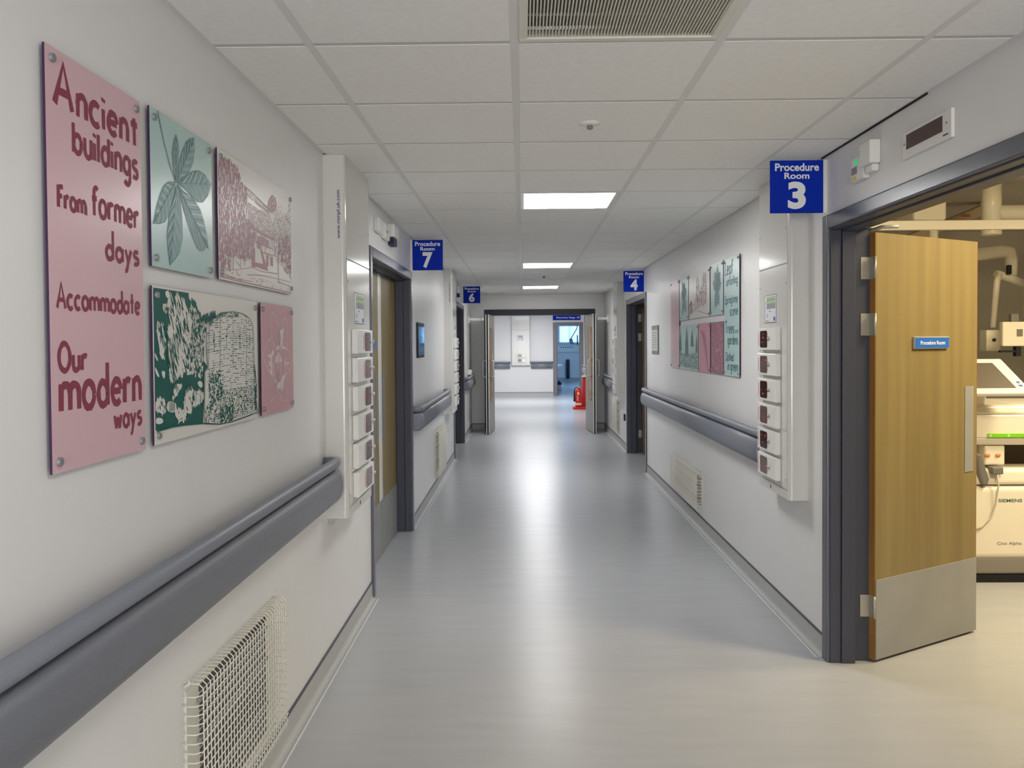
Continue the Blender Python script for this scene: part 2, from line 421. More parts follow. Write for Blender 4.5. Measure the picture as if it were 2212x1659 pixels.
# door 2: procedure room 4, leaf swung into the dark room
loc, rz = right(11.50)
door2 = thing('door_2', 'dark doorway of procedure room 4 with its leaf swung inwards', 'door', loc, rz, kind='structure')
door_frame(door2, 1.84)
lf = leaf_mesh(door2, .815, loc=(.071, .208, 0), rz=R(96))
for z in (1.865, 1.60, .265):
    MB().box(-.0022, 0, .004, .040, z - .052, z + .052).build('hinge', M_hinge, lf)
    MB().box(.0445, .0465, .150, .190, z - .052, z + .052).build('hinge_flap', M_hinge, door2)

# door 3: procedure room 6, leaf standing open inside the dark room
loc, rz = left(10.90)
door3 = thing('door_3', 'dark grey framed doorway of procedure room 6 on the left', 'door', loc, rz, kind='structure')
door_frame(door3, 1.85)
leaf_mesh(door3, .81, loc=(.07, .208, 0), rz=R(84))
leaf_mesh(door3, .81, loc=(1.78, .16, 0), rz=R(92))

# door 4: procedure room 7, closed leaf and a half
loc, rz = left(4.92)
door4 = thing('door_4', 'closed oak double door of procedure room 7 in a grey frame', 'door', loc, rz, kind='structure')
door_frame(door4, 1.85)
lfa = leaf_mesh(door4, .975, loc=(.072, .118, 0)); lfb = leaf_mesh(door4, .725, loc=(1.052, .118, 0))
for l_, w_ in ((lfa, .975), (lfb, .725)):
    MB().box(.004, w_ - .004, -.003, 0, .006, .392).build('kick_plate', M_plate, l_)
MB().box(.905, .974, -.0022, 0, .395, 2.03).build('meeting_strip', M_whiteplastic, lfa)
MB().box(0, .055, -.0022, 0, .395, 2.03).build('meeting_strip', M_whiteplastic, lfb)
MB().box(.80, .875, -.003, 0, .82, 1.32).build('push_plate', mat('push_plate_grey', srgb(130, 130, 136), .4), lfa)
MB().box(.09, .165, -.003, 0, .82, 1.32).build('push_plate', MATS['push_plate_grey'], lfb)
MB().box(.60, .75, -.012, 0, 1.49, 1.55).build('name_plate', MATS['plate_blue'], lfa)

# door 5: double doors folded back towards the camera
door5 = thing('door_5', 'grey framed double doors standing open at the corridor end', 'door', (ED[0], 14.75, 0), 0, kind='structure')
W5 = ED[1] - ED[0]
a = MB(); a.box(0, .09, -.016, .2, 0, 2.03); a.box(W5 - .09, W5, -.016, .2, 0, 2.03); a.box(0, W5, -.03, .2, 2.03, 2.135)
a.build('architrave', mat('end_frame_shaded_grey', srgb(66, 66, 75), .5, spec=.25), door5, bevel=.006)  # frame paint with shade put into its colour, offsetting the frontal fill
def swing_leaf(hx, side):
    # leaf runs towards the camera from the hinge; side=+1: corridor face looks to +x
    s_ = side
    ang = R(-90) - s_ * R(4.5)
    w = .80
    b = MB(); y0, y1 = (0, .055) if s_ > 0 else (-.055, 0)
    b.box(0, w, y0, y1, .008, 2.02)
    o = b.build('leaf', noisy('grey_oak', srgb(142, 130, 110), srgb(154, 142, 122), scale=(5, 5, .16), nscale=3, rough=.35), door5, loc=(hx, -.02, 0), rz=ang)
    fy = y1 if s_ > 0 else y0; sg = 1 if s_ > 0 else -1      # corridor face
    by = y0 if s_ > 0 else y1
    def f(d): return sorted((fy, fy + sg * d))
    def g(d): return sorted((by, by - sg * d))
    e = MB(); ym = (y0 + y1) / 2
    e.box(w, w + .003, y0 + .001, ym - .013, .008, 2.02); e.box(w, w + .003, ym + .013, y1 - .001, .008, 2.02)
    e.build('edge_strip', M_whiteplastic, o)
    MB().box(w, w + .004, ym - .0135, ym + .0135, .008, 2.02).build('edge_seal', M_black, o)
    MB().box(.01, w - .004, *f(.003), .01, .43).build('kick_plate', M_plate, o)
    MB().box(.01, w - .004, *g(.003), .01, 2.0).build('protection_sheet', M_greyplastic, o)
    # tall vision panel: oak bead with glass
    b = MB()
    x0, x1, z0, z1 = .40, .62, .55, 1.80
    b.box(x0, x0 + .03, *f(.008), z0, z1); b.box(x1 - .03, x1, *f(.008), z0, z1)
    b.box(x0, x1, *f(.008), z0, z0 + .03); b.box(x0, x1, *f(.008), z1 - .03, z1)
    b.build('glazing_bead', mat('orange_oak', srgb(176, 120, 50), .4), o)
    MB().box(x0 + .03, x1 - .03, *f(.004), z0 + .03, z1 - .03).build('vision_pane', mat('vision_glass', srgb(150, 152, 152), .06), o)
    for yy, q in ((fy, sg), (by, -sg)):
        hx_ = w - .10
        pts = [(hx_, yy, .965), (hx_, yy + q * .045, .965), (hx_, yy + q * .062, .985), (hx_, yy + q * .062, 1.225), (hx_, yy + q * .045, 1.245), (hx_, yy, 1.245)]
        MB().tube(pts, .0125, 10).build('pull_handle', mat('satin_handle', srgb(200, 198, 192), .35, .5), o)
    b = MB(); b.tube([(w - .12, fy, .965), (w - .12, fy + sg * .055, .965), (w - .22, fy + sg * .060, .965)], .010, 8)
    b.build('lever_handle', M_chrome, o)
    return o, w, f
oL, wL, fL = swing_leaf(.12, 1)
oR, wR, fR = swing_leaf(W5 - .12, -1)
MB().box(wL - .52, wL - .40, *fL(.010), 1.265, 1.345).build('paper_note', M_yellow, oL)

# door 6: open doorway of the recovery room
door6 = thing('door_6', 'grey framed doorway into the blue lit recovery room', 'door', (.885, 24.2, 0), 0, kind='structure')
a = MB(); a.box(0, .115, -.016, .2, 0, 2.14); a.box(.775, .885, -.016, .2, 0, 2.14); a.box(.115, .775, -.016, .2, 2.06, 2.14)
a.build('architrave', mat('far_frame_grey', srgb(124, 120, 128), .4), door6)
MB().box(.115, .130, .05, .2, .02, 2.06).build('oak_lining', M_wood_edge, door6)

# window 1 with vertical blind
win = thing('window_1', 'bright recovery room window behind vertical blind slats', 'window', (1.50, 34, 1.56), 0, kind='structure')
b = MB(); b.box(0, .86, .02, .08, 0, .035); b.box(0, .86, .02, .08, .675, .71); b.box(0, .035, .02, .08, 0, .71); b.box(.825, .86, .02, .08, 0, .71); b.box(.41, .45, .02, .08, 0, .71)
b.build('window_frame', M_whiteplastic, win)
MB().box(.03, .83, .05, .054, .03, .68).build('pane', M_glass, win)
MB().box(-.03, .89, -.10, .02, -.035, 0).build('window_sill', M_whiteplastic, win)
MB().box(-.02, .88, -.05, -.01, .67, .71).build('blind_headrail', M_whiteplastic, win)
for k in range(10):
    x = .045 + k * .085
    q = MB(); q.ext([(x - .045, -.008), (x + .041, -.035), (x + .042, -.034), (x - .044, -.007)], .02, .67, axis='z')
    q.build('blind_slat', M_blind, win)

# ------------------------------------------------------------------ ceiling fixtures
for j, lab in zip(LIGHT_ROWS, ('largest lit square ceiling panel, just past the Procedure Room 3 sign', 'middle lit square ceiling panel of the corridor', 'smallest lit ceiling panel, in front of the double doors')):
    t = thing('ceiling_light', lab, 'ceiling light', (.282, GY0 + .6 * j + .3, ZC), 0, 'lit ceiling panels of the corridor')
    b = MB()
    for q in ((-.288, .288, -.288, -.268), (-.288, .288, .268, .288), (-.288, -.268, -.268, .268), (.268, .288, -.268, .268)): b.box(*q, -.003, .02)
    b.build('trim_frame', M_whiteplastic, t)
    MB().box(-.268, .268, -.268, .268, .001, .012).build('diffuser', M_diffuser, t)
t = thing('ceiling_vent', 'large ribbed air grille set into the tiled ceiling', 'air vent', (.282, GY0 - .3, ZC), 0)
b = MB()
for q in ((-.288, .288, -.288, -.262), (-.288, .288, .262, .288), (-.288, -.262, -.262, .262), (.262, .288, -.262, .262)): b.box(*q, -.006, .02)
b.build('vent_frame', mat('vent_cream', srgb(226, 224, 212), .5), t, bevel=.003, seg=1)
b = MB()
x = -.258
while x < .258:
    b.box(x, x + .0042, -.262, .262, -.002, .012); x += .0092
for y in (-.13, 0, .13): b.box(-.262, .262, y - .003, y + .003, .008, .014)
b.build('vent_blades', mat('vent_blade', srgb(214, 212, 198), .5), t)
MB().box(-.262, .262, -.262, .262, .03, .034).build('vent_duct', M_greylouv, t)
def ceil_disc(x, y, r, lab, name='sprinkler_head', dark=False):
    t = thing(name, lab, 'ceiling sensor', (x, y, ZC), 0)
    MB().lathe([(r, 0), (r, -.004), (r * .6, -.010), (r * .3, -.012)], seg=24).build('flange', M_whiteplastic, t)
    b = MB().lathe([(r * .28, -.010), (r * .28, -.024), (r * .1, -.028)], seg=12)
    b.build('sensor_tip', M_black if dark else (M_whiteplastic if name == 'smoke_detector' else M_greylabel), t)
ceil_disc(.274, 3.326, .042, 'small white sprinkler disc in a tile between the air grille and a light')
ceil_disc(.28, 10.75, .05, 'small dark tipped ceiling sensor between two lit panels', 'ceiling_sensor', True)
ceil_disc(-.333, 14.1, .05, 'white smoke detector on the ceiling near the Procedure Room 6 sign', 'smoke_detector')

# ------------------------------------------------------------------ isolated power panels on the walls
def power_panel(loc, rz, L, mx, mw, wx, kx, label, n=6, ztop=1.596, zbot=.715, dep=.10, web=None, big=True):
    t = thing('power_panel', label, 'electrical panel', loc, rz, 'white wall panels with circuit modules')
    r = .018; prof = [(0, 0)]
    for k in range(5): a = R(180 + 90 * k / 4); prof.append((r + r * math.cos(a), -dep + r + r * math.sin(a)))
    for k in range(5): a = R(270 + 90 * k / 4); prof.append((L - r + r * math.cos(a), -dep + r + r * math.sin(a)))
    prof.append((L, 0))
    MB().ext(prof, zbot, ZC - .003, axis='z', smooth=False).build('casing', M_whitegloss, t)
    f = -dep
    c = MB(); c.box(r + .004, L - r - .004, f - .002, f, zbot + .05, 1.918); c.build('cover_plate', M_whitegloss, t, bevel=.001, seg=1)
    c = MB(); c.box(r + .004, L - r - .004, f - .002, f, 1.924, ZC - .06); c.build('upper_cover', M_whitegloss, t, bevel=.001, seg=1)
    
    for z_ in (1.918, zbot + .045): MB().box(r + .004, L - r - .004, f - .0006, f + .001, z_, z_ + .006).build('cover_joint', M_greylouv, t)
    for x in (r + .022, L - r - .022):
        for z in (zbot + .10, 1.82, 2.10):
            MB().cyl((x, f - .0035, z), (x, f - .001, z), .005, 8).build('screw', M_cap, t)
    # status label
    w = mw * .62; x0 = mx + mw * .16
    lb = MB(); lb.box(x0, x0 + w, f - .0045, f - .002, 1.625, 1.775); lab_o = lb.build('status_label', mat('label_white', srgb(222, 224, 230), .35), t)
    lb = MB()
    for q in ((x0, x0 + w, 1.625, 1.6275), (x0, x0 + w, 1.7725, 1.775), (x0, x0 + .003, 1.625, 1.775), (x0 + w - .003, x0 + w, 1.625, 1.775)): lb.box(q[0], q[1], f - .005, f - .004, q[2], q[3])
    lb.build('label_border', M_ink, lab_o)
    gr, gy = MB(), MB()
    for k in range(6):
        xa = x0 + w * (.2 + .125 * k)
        gr.box(xa, xa + w * .085, f - .0052, f - .004, 1.755, 1.765); gr.box(xa - w * .08 * (k == 0), xa + w * .085, f - .0052, f - .004, 1.733, 1.742)
        gy.box(xa, xa + w * .085, f - .0052, f - .004, 1.744, 1.753); gy.box(xa, xa + w * .085, f - .0052, f - .004, 1.700, 1.731)
    gy.box(x0 + w * .40, x0 + w * .52, f - .0052, f - .004, 1.684, 1.690); gy.box(x0 + w * .2, x0 + w * .24, f - .0052, f - .004, 1.655, 1.675)
    gy.box(x0 + w * .1, x0 + w * .35, f - .0052, f - .004, 1.633, 1.638)
    gr.build('label_lamps', M_greenlabel, lab_o); gy.build('label_marks', M_greylabel, lab_o)
    MB().box(x0 + w * .78, x0 + w * .92, f - .0052, f - .004, 1.634, 1.655).build('label_badge', M_bluelabel, lab_o)
    for k in range(n):
        z1 = ztop - .137 * k; z0 = z1 - .118
        mo = MB(); mo.box(mx, mx + mw, f - .030, f - .002, z0, z1)
        o = mo.build('module', M_whiteplastic, t, bevel=.004, seg=2)
        ww = mw * .40
        wb = MB(); q = .010; zz0, zz1 = z0 + .012, z1 - .014; xx0, xx1 = mx + wx, mx + wx + ww
        wb.poly([(xx0 + q, zz0), (xx1 - q, zz0), (xx1, zz0 + q), (xx1, zz1 - q), (xx1 - q, zz1), (xx0 + q, zz1), (xx0, zz1 - q), (xx0, zz0 + q)], f - .0308)
        wb.build('module_window', mat('module_window_%d' % (k % 2 if n > 2 else 0), srgb(*((62, 34, 36) if k % 2 == 0 else (112, 92, 92))), .08), o)
        rb = MB()
        for a in range(4):
            xa = random.uniform(xx0 + q, xx1 - .03); za = random.uniform(zz0 + q, zz1 - q)
            rb.box(xa, xa + random.uniform(.008, .028), f - .0316, f - .0305, za, za + random.uniform(.002, .008))
        rb.build('breaker_marks', M_redmark, o)
        rb = MB(); rb.box(mx + wx - .030, mx + wx - .026, f - .031, f - .0295, zz0 + .01, zz1 - .01); rb.build('module_label', M_redmark, o)
        kb = MB(); zc_ = z1 - .058; kb.cyl((mx + kx, f - .030, zc_), (mx + kx, f - .038, zc_), .011, 14); kb.cyl((mx + kx, f - .038, zc_), (mx + kx, f - .042, zc_), .007, 12)
        kb.build('module_lock', M_chrome, o)
    MB().box(mx + mw * .42, mx + mw * .48, f - .0012, f + .001, zbot + .012, zbot + .030).build('inspection_tag', mat('tag_maroon', srgb(160, 70, 90), .5), t)
    if web:
        b = MB()
        # the letters climb the side face: along z, their tops towards the wall
        T = Matrix(((0, 1, 0, -.0012), (0, 0, 1, -.0815), (1, 0, 0, 0), (0, 0, 0, 1)))
        b.text('www.mmpl.uk.com', 2.012, 2.235, 0, .021, 0, .012, T)
        b.build('web_address', mat('navy_ink', srgb(38, 36, 110), .5), t, flat=True)
    return t
power_panel(*left(3.82), .60, .105, .40, .185, .383, 'tall white circuit panel between the poster wall and door 7', web=True)
power_panel(*right(4.742), .54, .083, .333, .053, .222, 'tall white circuit panel beside the blue room 3 sign')
power_panel(*left(9.62), .60, .118, .40, .185, .383, 'tall white circuit panel at the end of the handrail beyond door 7', web=True)
power_panel(*right(12.30), .50, .083, .333, .053, .222, 'tall white circuit panel just past door 4')
power_panel((-.325, 24.2, 0), 0, .54, .12, .28, .06, .24, 'white circuit panel with two modules on the far lobby wall', n=2, ztop=1.24, zbot=.90)

# ------------------------------------------------------------------ handrails
def handrail(loc, rz, L, label, cap0=True, cap1=True):
    t = thing('handrail', label, 'handrail', loc, rz, 'grey bumper handrails')
    prof = [(-.010, .957)]
    for k in range(19):
        a = R(96 - 192 * k / 18); c_, s_ = math.cos(a), math.sin(a)
        prof.append((-.026 - .066 * abs(c_) ** .75 * (1 if c_ > 0 else -1), .879 + .078 * abs(s_) ** .85 * (1 if s_ > 0 else -1)))
    prof.append((-.010, .801))
    def ring(x, s): return [(x, y * s if y > -.02 else y * s, .879 + (z - .879) * (.55 + .45 * s)) for y, z in prof]
    b = MB(); b.loft([ring(.05 if cap0 else 0, 1), ring(L - .05 if cap1 else L, 1)], smooth=True); b.build('crash_bumper', M_rail, t)
    neck = MB().box(.05, L - .05, -.052, -.004, .952, .972).build('rail_channel', M_raildark, t)
    zt, yt, rt = .984, -.060, .0235
    pts = []
    if cap0: pts += [(.004, -.002, zt), (.008, yt * .6, zt), (.030, yt * .95, zt)]
    pts += [(.06 if cap0 else 0, yt, zt), (L - .06 if cap1 else L, yt, zt)]
    if cap1: pts += [(L - .030, yt * .95, zt), (L - .008, yt * .6, zt), (L - .004, -.002, zt)]
    MB().tube(pts, rt, 14).build('grip_rail', M_rail, t)
    def cap(x, sg):
        MB().loft([ring(x + sg * .05, 1.005), ring(x + sg * .035, 1.0), ring(x + sg * .018, .93), ring(x + sg * .006, .78), ring(x, .5)]).build('end_cap', M_rail, t)
    if cap0: cap(0, 1)
    if cap1: cap(L, -1)
    return t
handrail(*left(-3.0), 6.78, 'long grey handrail under the pink and green posters', cap0=False)
handrail(*left(6.84), 2.72, 'grey handrail between door 7 and the next circuit panel')
handrail(*left(12.84), 1.5, 'short grey handrail below the small white box past door 6')
handrail(*right(9.60), 4.83, 'grey handrail running from the room 3 circuit panel to door 4')
handrail(*right(14.18), 1.85, 'grey handrail past door 4 ending behind a double door leaf')
handrail((-1.0, 24.2, 0), 0, .63, 'short grey handrail beside the far lobby panel, away from the recovery door')
handrail((.235, 24.2, 0), 0, .635, 'short grey handrail between the far panel and recovery door')
handrail((1.53, 20.2, 0), R(-90), 2.4, 'pale handrail beside the fire extinguisher')

# ------------------------------------------------------------------ wall vents with wire guards
def wall_vent(loc, rz, W, z0, z1, label, pitch=.0255, wire=.0019, dep=.05, frac=.85, slot=None):
    t = thing('wall_vent', label, 'air vent', loc, rz, 'low wall vents behind wire guards')
    MB().box(.02, W - .02, -.006, 0, z0 + .02, z1 - .02).build('vent_plate', mat('vent_plate', srgb(222, 220, 212), .5), t)
    s = MB(); zz = z0 + .045
    while zz < z1 - .05:
        s.box(.105, W * frac, -.0085, -.005, zz, zz + .018); zz += .0255
    s.build('vent_slots', slot or M_darkslot, t)
    s = MB()
    for k in (.30, .62, .85): s.box(.09, W * frac, -.016, -.008, z0 + (z1 - z0) * k - .006, z0 + (z1 - z0) * k + .006)
    s.build('vent_bars', M_greylouv, t)
    w = MB(); n = int(round(W / pitch)); r = wire
    def wirepath(p): w.tube(p, r, 5)
    for k in range(1, n):
        x = k * W / n
        wirepath([(x, 0, z0), (x, -dep + .012, z0), (x, -dep, z0 + .012), (x, -dep, z1 - .012), (x, -dep + .012, z1), (x, 0, z1)])
    m_ = int(round((z1 - z0) / pitch))
    for k in range(1, m_):
        z = z0 + k * (z1 - z0) / m_
        wirepath([(0, 0, z), (0, -dep + .012, z), (.012, -dep - r, z), (W - .012, -dep - r, z), (W, -dep + .012, z), (W, 0, z)])
    w.build('wire_guard', M_cream, t)
    c = MB()
    for x in (.01, W - .01):
        for z in (z0 + .01, z1 - .004): c.tube([(x, -.002, z), (x, -.02, z + .012), (x + .008, -.012, z + .02)], .0028, 6)
    c.build('fixing_clips', M_cream, t)
wall_vent(*left(2.17), .82, .13, .612, 'large wire guarded vent low on the wall below the pink and green posters')
wall_vent(*left(8.44), .84, .15, .63, 'wire guarded vent low on the wall just beyond door 7', slot=mat('pale_slot', srgb(176, 174, 166), .6))
wall_vent(*right(7.90), 1.25, .15, .465, 'wide wire guarded vent below the handrail opposite door 7', frac=.95, slot=mat('pale_slot', srgb(176, 174, 166), .6))
wall_vent(*right(13.0), .66, .16, .70, 'slotted white vent low on the wall past door 4', pitch=.03, slot=mat('pale_slot', srgb(176, 174, 166), .6))

# ------------------------------------------------------------------ projecting room signs
def room_sign(x0, y, num, side, label):
    t = thing('room_sign', label, 'sign', (x0, y, 2.13), 0, 'blue projecting room signs')
    MB().box(0, .25, 0, .010, 0, .248).build('plate', M_blue, t, bevel=.002, seg=1)
    b = MB(); yy = -.0012
    b.text('Procedure', .022, .229, .197, .234, yy, .026); b.build('lettering', M_signtext, t, flat=True)
    b = MB(); b.text('Room', .066, .184, .160, .190, yy, .026); b.build('lettering', M_signtext, t, flat=True); b = MB()
    w = .085 if num != '7' else .082
    b.text(num, .122 - w / 2 + .003, .122 + w / 2 + .003, .018, .148, yy, .045)
    b.build('room_number', M_signtext, t, flat=True)
    k = MB()
    if side > 0: k.box(.25, XR - x0, .001, .012, .0, .25)
    else: k.box(XL - x0, 0, .001, .012, .0, .25)
    k.build('bracket', M_whiteplastic, t)
room_sign(1.176, 3.95, '3', 1, 'blue Procedure Room 3 sign beside the warm lit doorway')
room_sign(1.203, 9.88, '4', 1, 'blue Procedure Room 4 sign above a dark doorway')
room_sign(-.900, 6.80, '7', -1, 'blue Procedure Room 7 sign above closed oak doors')
room_sign(-.876, 12.3, '6', -1, 'small blue Procedure Room 6 sign above a dark doorway')
t = thing('recovery_sign', 'blue Recovery Stage sign above the far doorway', 'sign', (.885, 24.19, 2.205), 0)
MB().box(0, .80, -.012, 0, 0, .15).build('plate', M_blue, t)
MB().text('Recovery Stage 1B', .10, .775, .035, .105, -.0135, .02).build('lettering', M_signtext, t, flat=True)

# ------------------------------------------------------------------ hand drawn lettering
def arc(cx, cz, rx, rz, a0, a1, n=14):
    return [(cx + rx * math.cos(R(a0 + (a1 - a0) * k / n)), cz + rz * math.sin(R(a0 + (a1 - a0) * k / n))) for k in range(n + 1)]
def glyph(ch, H):
    """strokes of one letter, x-height 1, ascender H; returns (strokes, advance)"""
    o = lambda cx=.36: arc(cx, .5, .36, .5, 0, 360, 20)
    arch = lambda x: [(x, .55)] + arc(x + .28, .62, .28, .36, 175, 0, 8) + [(x + .56, 0)]
    G = {
        'n': ([[(0, 0), (.02, 1)], arch(0)], .56), 'h': ([[(0, 0), (.02, H)], arch(0)], .56),
        'm': ([[(0, 0), (.02, 1)], arch(0), arch(.56)], 1.12),
        'c': ([arc(.36, .5, .36, .5, 48, 312)], .62), 'o': ([o()], .72), 'O': ([arc(.5, H / 2, .5, H / 2, 0, 360, 24)], 1.0),
        'i': ([[(.02, 0), (0, .95)], [(0, 1.28), (.03, 1.46)]], .06), 'l': ([[(0, 0), (.02, H)]], .04),
        'e': ([[(.06, .52), (.66, .54)], arc(.36, .5, .34, .5, 8, 315, 16)], .68),
        't': ([[(.26, H * .92), (.28, 0)], [(0, 1.02), (.52, 1.05)]], .5),
        'b': ([[(0, H), (.02, 0)], arc(.34, .48, .33, .48, 0, 360, 18)], .68),
        'd': ([[(.66, H), (.66, 0)], arc(.33, .48, .33, .48, 0, 360, 18)], .68),
        'u': ([[(0, 1), (0, .4)] + arc(.28, .38, .28, .38, 180, 355, 8), [(.56, 1), (.57, 0)]], .57),
        'g': ([arc(.33, .52, .33, .48, 0, 360, 18), [(.65, 1), (.66, -.2)] + arc(.36, -.22, .30, .36, 0, -150, 8)], .68),
        's': ([arc(.28, .74, .25, .25, 40, 230, 8) + arc(.26, .25, .27, .25, 70, -140, 8)], .52),
        'F': ([[(0, 0), (.03, H)], [(.02, H * .96), (.62, H)], [(.02, H * .52), (.5, H * .54)]], .58),
        'r': ([[(0, 0), (.02, 1)], [(0, .55)] + arc(.28, .58, .28, .38, 170, 50, 7)], .44),
        'f': ([[(.22, 0), (.22, H * .78)] + arc(.44, H * .76, .22, H * .22, 180, 40, 6), [(0, .98), (.5, 1.02)]], .5),
        'a': ([arc(.33, .48, .33, .48, 0, 360, 18), [(.66, 1), (.67, 0)]], .68),
        'y': ([[(0, 1), (.28, .05)], [(.6, 1), (.28, .0), (.12, -.62), (-.06, -.66)]], .6),
        'A': ([[(-.05, 0), (.44, H), (.9, 0)], [(.14, H * .34), (.70, H * .34)]], .86),
        'w': ([[(0, 1), (.2, 0)], [(.2, 0), (.42, .85)], [(.42, .85), (.62, 0)], [(.62, 0), (.84, 1)]], .84),
        'L': ([[(.02, H), (0, 0), (.62, .03)]], .58), 'p': ([[(0, 1), (.0, -.6)], arc(.34, .5, .33, .5, 0, 360, 18)], .68),
        'S': ([arc(.38, H * .74, .34, H * .25, 30, 230, 10) + arc(.36, H * .25, .37, H * .25, 70, -150, 10)], .74),
        'T': ([[(.42, 0), (.42, H)], [(0, H * .98), (.86, H)]], .80), 'C': ([arc(.5, H / 2, .48, H / 2, 48, 312, 16)], .8),
    }
    return G.get(ch, ([], .4))
def write_word(b, word, x0, x1, base, xh, asc, stroke, y):
    stroke *= 1.28
    H = asc / xh; gap = .30; strokes = []; pen = 0
    for ch in word:
        if ch == ' ': pen += .55; continue
        st, adv = glyph(ch, H)
        for p in st: strokes.append([(pen + u, v) for u, v in p])
        pen += adv + gap
    pen -= gap; sx = (x1 - x0 - stroke) / pen
    for p in strokes:
        b.ribbon([(x0 + stroke / 2 + u * sx, base + v * xh + random.uniform(-.0006, .0006)) for u, v in p], stroke, y, .12)

# ------------------------------------------------------------------ art panels on stand-offs
FRONT = -.012
def art_panel(loc, rz, x0, w, z0, h, m, label, group):
    # layouts below were taken 22 mm off the wall; the boards stand 12 mm off it, a shade larger
    k = (abs(loc[0]) - .012) / (abs(loc[0]) - .022)
    t = thing('art_panel', label, 'wall art', (loc[0], loc[1] * k, 1.52 + (z0 - 1.52) * k), rz, group)
    t.scale = (k, 1, k)
    b = MB(); b.mi = 1; b.box(0, w, FRONT, FRONT + .005, 0, h)
    b.bm.faces.ensure_lookup_table()
    for f in b.bm.faces:
        f.normal_update()
    bmesh.ops.recalc_face_normals(b.bm, faces=b.bm.faces)
    for f in b.bm.faces:
        if f.normal.y < -.9: f.material_index = 0
    b.build('board', [m, M_edge], t)
    for x in (.022, w - .022):
        for z in (.022, h - .022):
            c = MB(); c.cyl((x, 0, z), (x, FRONT - .0065, z), .0085, 14); c.build('fixing_cap', M_cap, t, bevel=.001, seg=1)
    return t
LG, RG = 'heritage art panels on the left wall', 'garden art panels on the right wall'
def lp(y0): return (XL, y0), R(90)
def rp(y1): return (XR, y1), R(-90)
LAY = [FRONT - .0005 - .0005 * k for k in range(8)]

# --- poem panel
t = art_panel(*lp(1.554), 0, .388, 1.278, .815, M_pink, 'tall pink poster reading Ancient buildings From former days', LG)
def word_part(t, m, *a):
    b = MB(); write_word(b, *a); b.build('lettering', m, t, flat=True)
W_ = lambda s, a, c, base, xh, asc, st: word_part(t, M_maroon, s, a - 1.554, c - 1.554, base - 1.278, xh, asc, st, LAY[0])
W_('A', 1.580, 1.652, 1.988, .045, .083, .0125)
W_('ncient', 1.660, 1.931, 1.985, .045, .066, .0115)
W_('buildings', 1.643, 1.929, 1.910, .038, .058, .0095)
W_('From', 1.586, 1.696, 1.791, .025, .041, .0078)
W_('former', 1.711, 1.928, 1.795, .036, .060, .0088)
W_('days', 1.767, 1.926, 1.710, .029, .062, .0085)
W_('Accommodate', 1.577, 1.926, 1.596, .026, .048, .0072)
W_('Our', 1.577, 1.689, 1.474, .030, .053, .0088)
W_('modern', 1.579, 1.926, 1.396, .052, .090, .0125)
W_('ways', 1.790, 1.926, 1.341, .028, .040, .0078)

def mm(pts): return [(x / 1000, z / 1000) for x, z in pts]
def lerp(a, b_, k): return (a[0] + (b_[0] - a[0]) * k, a[1] + (b_[1] - a[1]) * k)
def inside(p, poly):
    c = False; n = len(poly)
    for i in range(n):
        a, b_ = poly[i], poly[i - 1]
        if (a[1] > p[1]) != (b_[1] > p[1]) and p[0] < (b_[0] - a[0]) * (p[1] - a[1]) / (b_[1] - a[1]) + a[0]: c = not c
    return c
def rand_in(poly):
    xs = [p[0] for p in poly]; zs = [p[1] for p in poly]
    for _ in range(200):
        p = (random.uniform(min(xs), max(xs)), random.uniform(min(zs), max(zs)))
        if inside(p, poly): return p
    return poly[0]
def fleck(b, p, l, w, ang, y, n=6, jit=.35):
    c, s_ = math.cos(ang), math.sin(ang); pts = []
    for k in range(n):
        a = 2 * math.pi * k / n; q = 1 + random.uniform(-jit, jit)
        u, v = l / 2 * math.cos(a) * q, w / 2 * math.sin(a) * q
        pts.append((p[0] + u * c - v * s_, p[1] + u * s_ + v * c))
    b.poly(pts, y)
def clampflecks(b, poly, n, l, w, ang, spread, y, box_=None):
    for _ in range(n):
        p = rand_in(poly); L_ = l * random.uniform(.5, 1.4)
        q = (min(max(p[0], L_ * .5), box_[0] - L_ * .5), min(max(p[1], L_ * .5), box_[1] - L_ * .5)) if box_ else p
        fleck(b, q, L_, w * random.uniform(.5, 1.4), ang + random.uniform(-spread, spread), y)

# --- horse chestnut leaf panel
def leaf_art(t, leaves, centre, stem, w=.004):
    a, c, d = MB(), MB(), MB()
    for L_ in leaves:
        a.poly(L_, LAY[0])
        k = max(range(len(L_)), key=lambda i: math.hypot(L_[i][0] - centre[0], L_[i][1] - centre[1])); tip = L_[k]
        c.ribbon(L_ + [L_[0]], .0016, LAY[2])
        c.ribbon([L_[0], lerp(L_[0], tip, .5), tip], .0022, LAY[2])
        n = 13
        for i in range(1, n):
            f_ = i / n; base = lerp(L_[0], tip, f_ * .94)
            s1 = L_[:k + 1]; s2 = [L_[0]] + L_[:k - 1:-1]
            for side, (s_, dark) in enumerate(((s1, True), (s2, False))):
                q = min(1, f_ * .9 + .16) * (len(s_) - 1); j = min(int(q), len(s_) - 2); e = lerp(s_[j], s_[j + 1], q - j)
                (c if i % 2 else d).ribbon([base, lerp(base, e, .5), lerp(base, e, .96)], .0034 if dark else .0014, LAY[1], .3)
    c.ribbon(stem, w, LAY[2]); 
    a.build('leaf_print', M_tealmid, t, flat=True); c.build('vein_print', M_tealink, t, flat=True); d.build('highlight_print', M_tealpale, t, flat=True)
